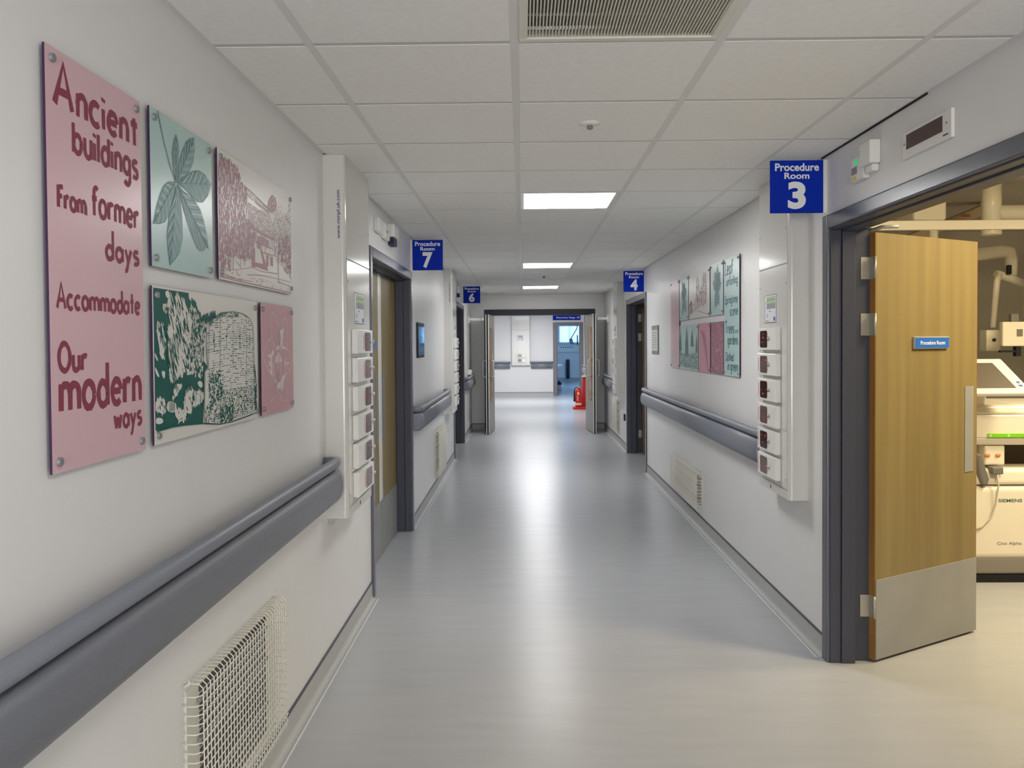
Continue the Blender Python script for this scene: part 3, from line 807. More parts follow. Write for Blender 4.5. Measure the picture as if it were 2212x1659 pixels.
P2 = [[(145, 227), (130, 264), (124, 299), (134, 329), (151, 353), (164, 336), (167, 315), (159, 279), (150, 255)], [(150, 229), (165, 278), (186, 316), (216, 350), (245, 365), (270, 374), (270, 341), (261, 310), (234, 275), (191, 249)], [(155, 228), (219, 260), (257, 280), (295, 290), (341, 288), (389, 270), (363, 234), (322, 207), (287, 202), (246, 210), (204, 223)], [(154, 225), (196, 213), (254, 205), (306, 185), (332, 152), (350, 115), (361, 82), (345, 85), (321, 72), (297, 70), (275, 78), (228, 120), (191, 166)], [(150, 221), (130, 184), (99, 129), (86, 84), (92, 43), (101, 11), (134, 31), (162, 51), (181, 90), (181, 147), (171, 194)], [(142, 229), (102, 221), (73, 206), (51, 181), (31, 148), (10, 103), (42, 107), (73, 116), (99, 137), (127, 181), (143, 208)]]
t = art_panel(*lp(1.991), 0, .395, 1.715, .385, M_teal, 'pale teal poster with one drawn horse chestnut leaf, beside the pink Ancient poster', LG)
leaf_art(t, [mm(l) for l in P2], (.145, .227), mm([(43, 384), (57, 353), (77, 315), (110, 266), (145, 227)]))

# --- timber building panel
t = art_panel(*lp(2.432), 0, .78, 1.718, .386, M_whiteprint, 'white poster with a mauve drawing of a tree and timbered house', LG)
tree = mm([(6, 340), (40, 358), (72, 365), (100, 364), (132, 361), (165, 358), (189, 343), (201, 322), (244, 310), (259, 286), (253, 214), (277, 193), (311, 164), (323, 129), (298, 93), (217, 81), (165, 87), (107, 75), (68, 83), (6, 77)])
roof = mm([(201, 322), (336, 306), (475, 286), (526, 235), (540, 183), (271, 197), (259, 292)])
a, w1, l1 = MB(), MB(), MB()
a.poly(tree, LAY[0])
BX = (.775, .38)
clampflecks(w1, tree, 520, .011, .0035, R(80), .5, LAY[1], BX)
clampflecks(w1, [p for p in tree if True], 120, .020, .0060, R(85), .35, LAY[1], BX)
for i in range(len(tree)):                       # ragged outline
    for _ in range(10):
        p = lerp(tree[i - 1], tree[i], random.random())
        if .015 < p[0] < .76: fleck(a, (p[0] + random.uniform(-.006, .006), p[1] + random.uniform(-.006, .006)), .013, .006, random.uniform(0, 3), LAY[0])
for k in range(26):
    f_ = k / 25; s_ = lerp(roof[6], roof[5], f_) if f_ > .2 else lerp(roof[0], roof[6], f_ * 5); e = lerp((.475, .286), (.540, .183), f_)
    x = 0
    while x < 1:
        x2 = min(1, x + random.uniform(.12, .5)); p, q = lerp(s_, e, x), lerp(s_, e, x2)
        l1.ribbon([p, lerp(p, q, .5), q], random.uniform(.0008, .0028), LAY[0], .3); x = x2 + random.uniform(.02, .12)
l1.ribbon(mm([(201, 322), (336, 306), (475, 286), (526, 235), (540, 183)]), .004, LAY[1], .3)
for p in [[(312, 181), (342, 181), (341, 157), (310, 157)], [(364, 174), (393, 174), (391, 130), (362, 131)], [(408, 177), (439, 177), (438, 153), (407, 153)], [(454, 173), (482, 173), (481, 152), (453, 152)], [(457, 121), (480, 120), (478, 80), (455, 81)], [(501, 119), (531, 119), (530, 86), (500, 86)], [(300, 127), (333, 126), (330, 63), (297, 64)], [(392, 128), (401, 132), (475, 65), (330, 67), (331, 81), (424, 84)]]: l1.poly(mm(p), LAY[0])
cyp = mm([(531, 342), (569, 338), (587, 317), (573, 295), (528, 275), (490, 275), (477, 289), (492, 317)])
l1.poly(cyp, LAY[0]); clampflecks(w1, cyp, 70, .008, .003, R(70), .8, LAY[1], BX)
rt_ = mm([(539, 280), (596, 312), (648, 319), (670, 283), (714, 311), (753, 352), (766, 355), (766, 53), (656, 93), (553, 116), (534, 180)])
clampflecks(l1, rt_, 700, .009, .0032, R(70), 1.0, LAY[0], BX)
low = mm([(600, 200), (766, 230), (766, 55), (656, 93), (600, 110)]); clampflecks(l1, low, 240, .014, .005, R(80), 1.0, LAY[0], BX)
for ln, wd in zip([[(275, 193), (540, 183)], [(282, 152), (533, 147)], [(350, 188), (352, 133)], [(399, 188), (406, 123)], [(444, 178), (447, 125)], [(491, 172), (492, 152)], [(406, 123), (543, 125)], [(594, 147), (594, 36)], [(320, 190), (316, 150)], [(520, 182), (522, 150)]], (.009, .004, .003, .004, .003, .003, .004, .005, .003, .003)):
    l1.ribbon([mm(ln)[0], lerp(mm(ln)[0], mm(ln)[1], .5), mm(ln)[1]], wd, LAY[1], .2)
for ln in [[(8, 24), (147, 40), (306, 62), (393, 57), (585, 64)], [(250, 33), (373, 42), (528, 46), (764, 46)], [(6, 11), (105, 12), (295, 14)], [(6, 8), (145, 6), (371, 6), (762, 5)], [(595, 36), (677, 32), (751, 30)], [(147, 37), (163, 24)], [(6, 34), (74, 36)], [(120, 82), (122, 38)], [(191, 82), (189, 47)], [(99, 75), (102, 42)], [(226, 83), (224, 56)], [(140, 68), (190, 53)], [(6, 18), (90, 15), (200, 10)]]:
    l1.ribbon(mm(ln), random.uniform(.0018, .004), LAY[1], .35)
clampflecks(l1, mm([(6, 76), (100, 70), (100, 40), (6, 40)]), 26, .02, .010, R(30), 1.5, LAY[0], BX)
clampflecks(l1, mm([(8, 26), (760, 40), (760, 8), (8, 6)]), 40, .016, .0025, 0, .2, LAY[1], BX)
a.build('tree_print', M_mauve, t, flat=True); w1.build('fleck_print', M_whiteprint, t, flat=True); l1.build('line_print', M_mauve, t, flat=True)

# --- stone tower panel
t = art_panel(*lp(1.989), 0, .786, 1.280, .388, M_whiteprint, 'white poster with a dark green drawing of trees and a stone tower', LG)
BX = (.782, .384)
green = mm([(6, 383), (218, 383), (220, 368), (234, 361), (261, 354), (274, 330), (295, 325), (301, 311), (316, 317), (357, 326), (403, 335), (407, 326), (352, 307), (337, 284), (320, 250), (318, 199), (344, 182), (317, 166), (310, 68), (304, 25), (178, 33), (97, 36), (6, 36)])
tower = mm([(352, 306), (403, 324), (451, 338), (554, 346), (621, 343), (673, 336), (712, 326), (736, 304), (744, 251), (746, 177), (766, 116), (766, 18), (689, 14), (531, 9), (422, 12), (315, 23), (310, 82), (315, 166), (344, 179), (334, 222), (337, 284)])
a, w1, l1 = MB(), MB(), MB()
a.poly(green, LAY[0])
for i in range(4, 12):
    for _ in range(12):
        p = lerp(green[i - 1], green[i], random.random()); fleck(a, p, .022, .006, R(75) + random.uniform(-.5, .5), LAY[0])
WH = [[(75, 380), (95, 380), (97, 364), (82, 361), (71, 370)], [(61, 346), (85, 349), (120, 319), (108, 326), (78, 325), (58, 332)], [(17, 298), (37, 296), (60, 295), (75, 240), (65, 210), (39, 212), (29, 250)], [(80, 290), (107, 296), (141, 245), (165, 208), (157, 166), (107, 145), (89, 158), (86, 214)], [(7, 228), (25, 208), (22, 203), (7, 215)], [(7, 194), (32, 168), (26, 163), (7, 177)], [(38, 180), (67, 179), (57, 155)], [(113, 145), (163, 142), (159, 132), (118, 106), (102, 104), (115, 126)], [(193, 181), (210, 180), (216, 164), (202, 163)], [(195, 131), (228, 130), (244, 119), (226, 93), (225, 58), (185, 64), (170, 89), (187, 112)], [(263, 143), (298, 145), (308, 127), (283, 125)], [(241, 114), (269, 119), (308, 114), (310, 87), (232, 74), (233, 87), (254, 94)], [(13, 110), (30, 115), (64, 104), (62, 67), (9, 84), (7, 98)], [(73, 104), (117, 98), (129, 89), (125, 70), (69, 76)], [(7, 68), (45, 63), (50, 50), (7, 50)], [(134, 66), (166, 71), (169, 57), (134, 45)]]
def smooth(p, n=2):
    for _ in range(n): p = [q for i in range(len(p)) for q in (lerp(p[i - 1], p[i], .25), lerp(p[i - 1], p[i], .75))]
    return p
for p in WH:
    q = smooth(mm(p)); w1.poly(q, LAY[1])
    if len(p) > 5:
        xs_ = [v[0] for v in q]; zs_ = [v[1] for v in q]; big = (max(xs_) - min(xs_)) * (max(zs_) - min(zs_))
        for i in range(len(q)):
            if random.random() < .6: fleck(w1, q[i], .012, .005, R(100) + random.uniform(-.7, .7), LAY[1])
zA = mm([(90, 375), (190, 372), (235, 300), (215, 240), (165, 170), (120, 200), (95, 300)])
clampflecks(w1, zA, 150, .040, .0075, R(118), .22, LAY[1], BX)
zB = mm([(225, 358), (262, 345), (300, 305), (350, 310), (325, 260), (316, 190), (220, 180), (200, 250)])
clampflecks(w1, zB, 300, .012, .0042, R(105), .5, LAY[1], BX)
clampflecks(w1, mm([(150, 230), (310, 200), (310, 150), (180, 170)]), 70, .012, .007, R(90), .9, LAY[1], BX)
clampflecks(w1, mm([(120, 80), (190, 70), (180, 40), (120, 45)]), 40, .016, .010, R(60), 1.2, LAY[1], BX)
dk = MB()
for p in WH:
    if len(p) > 5: clampflecks(dk, smooth(mm(p)), 9, .016, .0035, R(105), .5, LAY[2], BX)
clampflecks(dk, mm([(20, 290), (60, 290), (150, 200), (110, 150), (70, 220)]), 60, .030, .0045, R(112), .25, LAY[2], BX)
clampflecks(dk, mm([(150, 230), (200, 300), (120, 290), (100, 200)]), 30, .03, .004, R(115), .2, LAY[2], BX)
for k in range(6): dk.ribbon([(.085 + .006 * k, .100), (.084 + .006 * k, .075)], .0022, LAY[2])
for k in range(12): 
    a0 = R(40 + 10 * k); dk.ribbon([(.212 + .010 * math.cos(a0), .112 + .012 * math.sin(a0)), (.212 + .028 * math.cos(a0), .112 + .028 * math.sin(a0))], .0016, LAY[2])
w1.poly(tower, LAY[3])
# masonry of the tower
def tx(u): return .345 + u * .40
for r_ in range(46):
    z = .335 - r_ * .0068; u = -.02
    while u < 1.0:
        ln = random.uniform(.02, .085); p = (tx(u), z + .008 * math.sin(u * 3.1) - .004); q = (tx(min(u + ln, 1)), z + .008 * math.sin((u + ln) * 3.1) - .004)
        if random.random() < .62 and inside(p, tower) and inside(q, tower):
            l1.ribbon([p, lerp(p, q, .5), q], random.uniform(.0009, .0024), LAY[4], .3)
        u += ln + random.uniform(.006, .03)
for ln, wd in zip([[(356, 307), (344, 182)], [(440, 330), (433, 162)], [(550, 343), (543, 170)], [(673, 335), (665, 105)], [(732, 307), (736, 178)], [(390, 282), (390, 224)], [(491, 296), (490, 232)], [(610, 301), (607, 231)], [(704, 287), (701, 231)], [(321, 166), (312, 82)], [(351, 176), (346, 93)]], (.002, .0022, .0018, .002, .002, .0026, .0026, .0026, .0026, .0015, .0015)):
    l1.ribbon([mm(ln)[0], lerp(mm(ln)[0], mm(ln)[1], .5), mm(ln)[1]], wd, LAY[5], .2)
l1.ribbon(tower[:11], .0024, LAY[5], .4); l1.ribbon(tower[14:], .0016, LAY[5], .4)
for c_ in ((390, 255), (490, 268), (608, 270), (703, 262)): fleck(l1, (c_[0] / 1000, c_[1] / 1000), .009, .009, 0, LAY[5])
clampflecks(l1, mm([(350, 160), (440, 170), (450, 90), (345, 60)]), 200, .010, .0045, R(40), 1.6, LAY[4], BX)
clampflecks(l1, mm([(318, 70), (430, 110), (760, 110), (764, 22), (530, 14), (420, 16), (318, 28)]), 820, .0085, .0028, R(20), 1.6, LAY[4], BX)
clampflecks(l1, mm([(430, 60), (540, 60), (540, 12), (430, 14)]), 60, .016, .007, R(20), 1.2, LAY[4], BX)
clampflecks(l1, mm([(735, 180), (748, 180), (768, 116), (766, 30), (745, 30)]), 120, .012, .004, R(85), .5, LAY[5], BX)
clampflecks(l1, mm([(352, 306), (403, 324), (451, 338), (600, 345), (600, 332), (440, 322), (360, 295)]), 90, .010, .003, R(20), .6, LAY[5], BX)
l1.ribbon(mm([(8, 34), (97, 36), (178, 33), (304, 25), (422, 11), (531, 9), (689, 14), (762, 18)]), .004, LAY[5], .5)
a.build('tree_print', M_green, t, flat=True); w1.build('fleck_print', M_whiteprint, t, flat=True)
dk.build('branch_print', M_green, t, flat=True); l1.build('masonry_print', M_green, t, flat=True)

# --- narcissus panel
t = art_panel(*lp(2.815), 0, .393, 1.280, .388, mat('rose_print', srgb(208, 160, 168), .28), 'small rose pink poster with a white line drawn flower', LG)
P5 = [[(115, 267), (111, 299), (116, 335), (134, 360), (170, 345), (200, 314), (212, 285), (224, 253)], [(227, 298), (246, 323), (275, 339), (304, 345), (314, 325), (314, 289), (307, 253), (298, 229)], [(111, 267), (69, 255), (35, 233), (23, 213), (33, 187), (68, 159), (97, 140), (135, 133)], [(279, 234), (327, 220), (365, 192), (369, 175), (348, 153), (313, 138), (270, 128)], [(97, 139), (85, 112), (82, 82), (101, 43), (144, 57), (167, 80), (190, 102)], [(293, 126), (294, 94), (290, 56), (270, 29), (233, 41), (198, 67), (181, 84)], [(156, 211), (129, 188), (131, 154), (156, 122), (199, 99), (246, 118), (274, 150), (270, 185), (241, 221), (205, 232), (174, 224)], [(111, 267), (131, 242), (143, 216)]]
PB = [[(196, 216), (222, 208), (244, 183), (221, 178), (208, 181), (194, 174), (172, 182), (150, 177), (170, 200)], [(130, 227), (151, 215), (121, 201), (116, 188), (127, 160), (118, 137), (97, 143), (106, 165), (74, 182), (99, 184), (108, 194), (66, 207), (113, 210)], [(268, 183), (296, 177), (349, 175), (324, 170), (286, 174)], [(242, 129), (289, 129), (259, 104), (248, 64), (235, 81), (181, 84), (172, 95), (200, 107), (227, 106)], [(147, 120), (182, 104), (147, 109)], [(213, 306), (236, 296), (273, 310), (253, 264), (256, 231), (233, 229), (215, 242), (234, 264)], [(143, 216), (197, 242), (214, 232), (169, 227)], [(256, 240), (303, 228), (289, 226), (251, 229)]]
a, c = MB(), MB()
for l in P5: a.ribbon(mm(l), .0028, LAY[1], .3)
for l in PB: a.poly(mm(l), LAY[0])
C5 = (.2, .17)
for k in range(150):
    an = random.uniform(0, 2 * math.pi); r0 = random.uniform(.055, .075); r1 = r0 + random.uniform(.02, .08)
    p = (C5[0] + r0 * math.cos(an), C5[1] + r0 * 1.05 * math.sin(an)); q = (C5[0] + r1 * math.cos(an), C5[1] + r1 * 1.05 * math.sin(an))
    c.ribbon([p, q], .0020, LAY[0])
for k in range(40):
    x = .16 + .085 * random.random(); c.ribbon([(.205 + (x - .205) * .4, .21), (x, .21 - random.uniform(.05, .11))], .0014, LAY[0])
a.build('flower_print', M_whiteink, t, flat=True); c.build('petal_lines', M_pinkpale, t, flat=True)

# --- right wall: eight panels
t = art_panel(*rp(5.873), 0, .413, 1.290, .812, M_teal, 'tall teal poster reading Leaf unfurling Springtime scene', RG)
M_deepteal = mat('deep_teal_ink', srgb(46, 104, 110), .4)
W_ = lambda s, a_, c_, base, xh, asc, st: word_part(t, M_deepteal, s, 5.873 - a_, 5.873 - c_, base - 1.290, xh, asc, st, LAY[0])
W_('Leaf', 5.845, 5.622, 1.990, .055, .09, .013)
W_('unfurling', 5.806, 5.498, 1.914, .034, .058, .009)
W_('Springtime', 5.850, 5.496, 1.787, .034, .056, .009)
W_('scene', 5.712, 5.490, 1.705, .036, .05, .010)
W_('Trees', 5.842, 5.586, 1.586, .040, .080, .012)
W_('and', 5.566, 5.490, 1.584, .016, .028, .005)
W_('gardens', 5.775, 5.490, 1.508, .038, .062, .010)
W_('Clothed', 5.832, 5.600, 1.394, .034, .055, .009)
W_('in green', 5.776, 5.490, 1.329, .038, .055, .010)

def simple_leaf(cx, cz, ang, l, w):
    c, s_ = math.cos(ang), math.sin(ang); out = []
    for u, v in [(0, 0), (.25, .35), (.5, .5), (.75, .38), (1, 0), (.75, -.38), (.5, -.5), (.25, -.35)]:
        out.append((cx + u * l * c - v * w * s_, cz + u * l * s_ + v * w * c))
    return out
t = art_panel(*rp(6.290), 0, .392, 1.721, .384, M_teal, 'teal poster with a large drawn leaf, next to the Leaf text poster', RG)
leaf_art(t, [simple_leaf(.2, .2, R(a_), l_, .085) for a_, l_ in ((80, .16), (120, .14), (45, .15), (-60, .15), (-110, .16), (-85, .14), (160, .13), (10, .14))], (.2, .2), [(.2, .2), (.22, .3), (.24, .37)])
t = art_panel(*rp(7.530), 0, .40, 1.719, .377, M_teal, 'teal poster with drawn leaves, beside the narrow pink poster', RG)
leaf_art(t, [simple_leaf(.2, .21, R(a_), l_, .09) for a_, l_ in ((70, .13), (115, .14), (-55, .18), (-110, .18), (-85, .12), (20, .14), (165, .12))], (.2, .21), [(.2, .21), (.14, .3), (.1, .37)])
t = art_panel(*rp(7.110), 0, .79, 1.722, .373, M_whiteprint, 'white poster with a faint mauve ruined abbey drawing between two teal posters', RG)
a = MB()
ruin = mm([(20, 60), (110, 70), (180, 120), (250, 150), (330, 330), (380, 330), (420, 200), (500, 240), (560, 340), (660, 350), (690, 300), (690, 120), (560, 90), (300, 75), (120, 40), (30, 30)])
clampflecks(a, ruin, 420, .022, .006, R(85), .3, LAY[0], (.785, .37))
clampflecks(a, mm([(10, 110), (120, 160), (170, 60), (40, 40)]), 90, .024, .010, R(60), 1, LAY[0], (.785, .37))
for x_ in (.34, .42, .50, .58, .66): a.ribbon([(x_, .08), (x_ + .004, .2), (x_, .30)], .006, LAY[1], .3)
a.ribbon([(.01, .03), (.28, .068), (.6, .03), (.77, .012)], .004, LAY[1], .3)
a.build('ruin_print', M_mauve, t, flat=True)
t = art_panel(*rp(7.965), 0, .41, 1.288, .806, M_pink, 'tall plain pink poster with faint vertical stems, next to the notice holder', RG)
a = MB()
for k in range(14):
    x_ = .05 + .024 * k; a.ribbon([(x_, .06), (x_ + .01, .3), (x_ - .006, .52), (x_ + .008, .70)], .0028, LAY[0], .4)
a.build('stem_print', M_pinkpale, t, flat=True)
t = art_panel(*rp(7.535), 0, .795, 1.289, .383, M_teal, 'teal poster with dark green garden trees, under the leaf poster', RG)
a = MB(); c = MB()
def conifer(b, x_, z_, h_, w_): 
    b.poly([(x_ - w_ / 2, z_), (x_ - w_ * .45, z_ + h_ * .45), (x_, z_ + h_), (x_ + w_ * .4, z_ + h_ * .5), (x_ + w_ / 2, z_)], LAY[0])
for x_, z_, h_, w_ in ((.05, .16, .20, .10), (.33, .12, .25, .15), (.56, .20, .14, .12), (.74, .15, .15, .08)):
    conifer(a, x_, z_, h_, w_); clampflecks(a, [(x_ - w_ / 2, z_), (x_, z_ + h_), (x_ + w_ / 2, z_)], 60, .02, .008, R(80), .6, LAY[1], (.79, .38))
clampflecks(a, [(.02, .03), (.02, .16), (.3, .12), (.78, .16), (.78, .02), (.4, .01)], 260, .028, .010, R(30), 1.5, LAY[1], (.79, .38))
clampflecks(c, [(.02, .03), (.02, .16), (.3, .12), (.78, .16), (.78, .02), (.4, .01)], 150, .03, .009, R(20), 1.5, LAY[2], (.79, .38))
a.build('tree_print', mat('garden_green_ink', srgb(84, 132, 124), .4), t, flat=True); c.build('bush_print', M_tealpale, t, flat=True)
t = art_panel(*rp(6.723), 0, .415, 1.289, .384, mat('dusky_pink_print', srgb(204, 134, 150), .28), 'pink poster with a darker curled fern, under the abbey poster', RG)
a = MB()
for k in range(16):
    f_ = k / 15; x_ = .06 + .25 * f_ ** .7; z_ = .33 - .27 * f_
    a.poly(simple_leaf(x_, z_, R(-12 - 40 * f_), .20 - .13 * f_, .022), LAY[0])
a.build('fern_print', M_pinkdark, t, flat=True)
t = art_panel(*rp(6.278), 0, .39, 1.291, .380, mat('plum_print', srgb(150, 82, 104), .28), 'dark plum poster with pale branches, beside the Leaf text poster', RG)
a = MB()
for st in ([(.03, .37), (.10, .28), (.16, .16), (.30, .02)], [(.25, .37), (.30, .30), (.36, .26)], [(.02, .20), (.10, .14), (.14, .04)], [(.16, .16), (.28, .18), (.36, .14)]):
    a.ribbon(st, .006, LAY[1], .3)
clampflecks(a, [(.02, .02), (.02, .37), (.37, .37), (.37, .02)], 60, .030, .012, R(60), 1.5, LAY[0], (.385, .375))
a.build('branch_print', mat('pale_plum_ink', srgb(206, 158, 170), .4), t, flat=True)

# ------------------------------------------------------------------ small wall items
# framed dark glossy notice, left
t = thing('framed_notice', 'black glossy framed notice on the wall just past sign 7', 'notice', (XL, 7.12, 1.405), R(90))
MB().box(0, .46, -.014, 0, 0, .308).build('frame', M_black, t, bevel=.004)
MB().box(.022, .438, -.0155, -.013, .022, .286).build('glass', M_glassdark, t)
t = thing('notice_holder', 'grey edged paper notice holder beside door 4', 'notice', (XR, 9.22, 1.40), R(-90))
MB().box(0, .42, -.012, 0, 0, .31).build('frame', mat('holder_grey', srgb(120, 118, 116), .4), t, bevel=.002)
MB().box(.02, .40, -.0135, -.011, .035, .262).build('paper', mat('notice_paper', srgb(198, 198, 198), .5), t)
b = MB()
for k in range(7): b.box(.06, .06 + random.uniform(.18, .30), -.0142, -.013, .07 + .026 * k, .076 + .026 * k)
b.build('print_lines', M_greylabel, t)
# led display above door 3
t = thing('led_display', 'white panel with a dark red display above the room 3 door', 'display', (XR, 3.15, 2.20), R(-90))
MB().box(0, .355, -.012, 0, 0, .098).build('housing', M_whiteplastic, t, bevel=.002)
MB().box(.033, .296, -.0135, -.011, .032, .086).build('display_window', M_darkred, t)
for x in (.016, .325): MB().cyl((x, -.0145, .055), (x, -.012, .055), .004, 8).build('screw', M_cap, t)
MB().box(.30, .335, -.0125, -.011, .014, .019).build('badge', M_ink, t)
# thermostat and beacon box above door 3
t = thing('room_controller', 'small white controller with a green lit display above door 3', 'controller', (XR, 3.60, 2.20), R(-90))
MB().box(0, .13, -.028, 0, 0, .098).build('housing', M_whiteplastic, t, bevel=.005)
MB().box(.042, .075, -.0292, -.027, .066, .090).build('display', M_lcd, t)
MB().box(.020, .060, -.0290, -.027, .004, .020).build('yellow_label', M_yellowlabel, t)
MB().box(.010, .065, -.0290, -.027, .030, .060).build('grey_keypad', M_greylabel, t)
t = thing('sensor_box', 'plain white box with a lower hook above door 3', 'sensor', (XR, 3.47, 2.21), R(-90))
MB().box(0, .105, -.045, 0, .03, .125).build('housing', M_whiteplastic, t, bevel=.006)
MB().box(.02, .09, -.030, 0, .0, .03).build('hook', M_whiteplastic, t, bevel=.006)
# boxes above door 7
def small_box(y, w, z, h, dep, label, navy=False, yellow=False, name='sensor_box'):
    t = thing(name, label, 'sensor', (XL, y, z), R(90))
    MB().box(0, w, -dep, 0, 0, h).build('housing', M_whiteplastic, t, bevel=.006)
    if navy: MB().box(w * .2, w * .85, -dep * .8, -.001, -.05, 0).build('navy_base', M_navy, t)
    if yellow: 
        MB().box(w * .35, w * .6, -dep - .001, -dep + .002, h * .1, h * .25).build('yellow_label', M_yellowlabel, t)
        MB().box(w * .25, w * .6, -dep - .001, -dep + .002, h * .4, h * .6).build('grey_display', M_greylabel, t)
small_box(5.12, .20, 2.225, .085, .032, 'blank white box above door 7, next to the circuit panel')
small_box(5.38, .18, 2.215, .095, .030, 'white controller with a yellow sticker above door 7', yellow=True, name='room_controller')
small_box(5.62, .22, 2.255, .085, .050, 'white box with a navy underside above door 7', navy=True)
small_box(11.5, .22, 2.23, .10, .05, 'small white box above door 6', navy=True)
# small fittings
t = thing('hand_gel_box', 'small white box sitting above the short handrail past door 6', 'dispenser', (XL, 13.75, 1.01), R(90))
MB().box(0, .16, -.06, 0, 0, .085).build('housing', M_whiteplastic, t, bevel=.006)
t = thing('wall_socket', 'tiny socket plate low on the wall below the small white box', 'socket', (XL, 13.8, .13), R(90))
MB().box(0, .15, -.010, 0, 0, .085).build('plate', M_whiteplastic, t, bevel=.003); MB().box(.05, .10, -.0115, -.009, .02, .06).build('rocker', M_greylabel, t)
t = thing('door_stop', 'small dark oval fitting low on the wall beside door 4', 'fitting', (XR, 11.78, .42), R(-90))
MB().box(0, .085, -.020, 0, 0, .10).build('plate', M_navy, t, bevel=.008)

# magnetic hold-open arms between wall and leaves
def holdopen(x0, x1, label):
    t = thing('hold_open_arm', label, 'door holder', (x0, 14.05, 1.94), 0)
    d = 1 if x1 > x0 else -1; L_ = abs(x1 - x0)
    def bx(a_, c_, *q): return MB().box(*sorted((d * a_, d * c_)), *q)
    bx(0, .020, -.06, .06, -.062, .062).build('wall_plate', M_whiteplastic, t, bevel=.003)
    bx(.020, L_ - .05, -.020, .020, -.018, .022).build('arm', M_whiteplastic, t)
    bx(L_ - .05, L_, -.026, .026, -.024, .030).build('magnet', M_steel, t, bevel=.003)
holdopen(XL, -.648, 'white arm holding back the door leaf with the yellow note')
holdopen(XR, 1.262, 'white arm holding back the door leaf near the fire extinguisher')

# ------------------------------------------------------------------ fire extinguisher and stand
t = thing('extinguisher_stand', 'red stand with a tall backboard by the lobby wall', 'stand', (1.355, 19.25, 0), 0)
b = MB(); b.ext([(-.20, 0), (.165, 0), (.165, .055), (-.18, .055), (-.20, .04)], -.16, .16, axis='y'); b.build('base', M_red, t, bevel=.008)
b = MB(); b.ext([(.005, .055), (.165, .055), (.165, .74), (.05, .74)], .115, .155, axis='y'); b.build('backboard', M_red, t, bevel=.006)
MB().box(.02, .165, .05, .155, .74, .775).build('top_tray', M_whiteplastic, t)
t = thing('fire_extinguisher', 'red fire extinguisher with a black hose on the red stand', 'fire extinguisher', (1.285, 19.22, .0565), 0)
MB().lathe([(.04, 0), (.072, .004), (.075, .02), (.075, .34), (.066, .385), (.04, .412), (.022, .42), (.022, .435)], seg=24).build('cylinder', M_red, t)
b = MB(); b.lathe([(.0755, .03), (.0757, .03), (.0757, .085), (.0755, .085)], seg=24); b.build('cream_band', mat('extinguisher_cream', srgb(226, 205, 140), .4), t)
b = MB()
b.ext([(-.03, -.0772), (.015, -.0772), (.015, -.0762), (-.03, -.0762)], .28, .34, axis='z'); b.build('label', MATS['extinguisher_cream'], t)
MB().text('CO2', -.045, .0, .16, .26, -.0785, .02).build('lettering', M_signtext, t, flat=True) if False else None
b = MB()
for k in range(4): b.ribbon([(-.045 + .01 * (k % 2), .25 - .03 * k), (-.015 + .01 * (k % 2), .235 - .03 * k)], .010, -.0785)
b.build('white_marks', M_signtext, t, flat=True)
b = MB(); b.box(-.02, .05, -.012, .012, .435, .455); b.box(-.05, .06, -.010, .010, .462, .474); b.cyl((0, 0, .42), (0, 0, .465), .014, 10); b.build('valve_handle', mat('brass_valve', srgb(190, 160, 80), .35, .6), t)
MB().tube([(-.02, 0, .445), (-.07, -.005, .44), (-.092, -.005, .40), (-.095, -.005, .30), (-.095, -.005, .18), (-.095, -.005, .12)], [.010, .010, .011, .018, .020, .022], 10).build('hose', M_black, t)

# ------------------------------------------------------------------ recovery room items
t = thing('examination_lamp', 'dark jointed lamp hanging before the recovery room window', 'lamp', (2.14, 32.5, 2.75), 0)
b = MB(); b.tube([(0, 0, 0), (0, 0, -.62)], .016, 8); b.tube([(0, 0, -.62), (-.24, 0, -1.02)], .018, 8); b.cyl((.005, 0, -.9), (.005, 0, -1.28), .022, 8); b.build('arm', M_navy, t)
b = MB(); b.tube([(-.24, 0, -1.02), (-.25, 0, -1.08), (-.22, 0, -1.20), (-.13, 0, -1.24)], [.03, .07, .06, .02], 12); b.build('lamp_head', mat('lamp_head_grey', srgb(110, 120, 140), .4), t)
t = thing('bed_head_trunking', 'pale trunking with a row of dark sockets under the far window', 'trunking', (1.40, 34, 1.18), 0)
MB().box(0, 1.4, -.09, 0, 0, .26).build('housing', M_whiteplastic, t, bevel=.006)
for k in range(6): MB().box(.16 + .09 * k, .20 + .09 * k, -.093, -.088, .17, .21).build('outlet', M_navy, t)
t = thing('apron_dispenser', 'tall dark blue tube on the far recovery room wall', 'dispenser', (1.845, 34, .09), 0)
MB().lathe([(.05, 0), (.074, .03), (.074, .72), (.05, .77), (.02, .79)], c=(0, -.08, 0), seg=16).build('tube', M_navy, t)
t = thing('wash_basin', 'white wash basin inside the recovery doorway', 'basin', (1.12, 31, .60), 0)
b = MB(); b.lathe([(.12, 0), (.26, .04), (.36, .12), (.37, .15), (.34, .15), (.28, .10)], seg=24); b.build('bowl', M_water, t)
MB().tube([(-.05, .2, .15), (-.05, .2, .28), (.02, .1, .28)], .014, 8).build('tap', M_chrome, t)
MB().cyl((-.05, .15, -.6), (-.05, .15, .04), .07, 12).build('pedestal', M_water, t)
t = thing('pedal_bin', 'small white bin with a dark lid inside the recovery doorway', 'bin', (1.16, 27.0, 0), 0)
MB().lathe([(.10, 0), (.12, .02), (.12, .16), (.09, .18)], seg=16).build('body', M_whiteplastic, t)
MB().lathe([(.09, .18), (.105, .20), (.10, .27), (.04, .31)], seg=16).build('lid', M_navy, t)

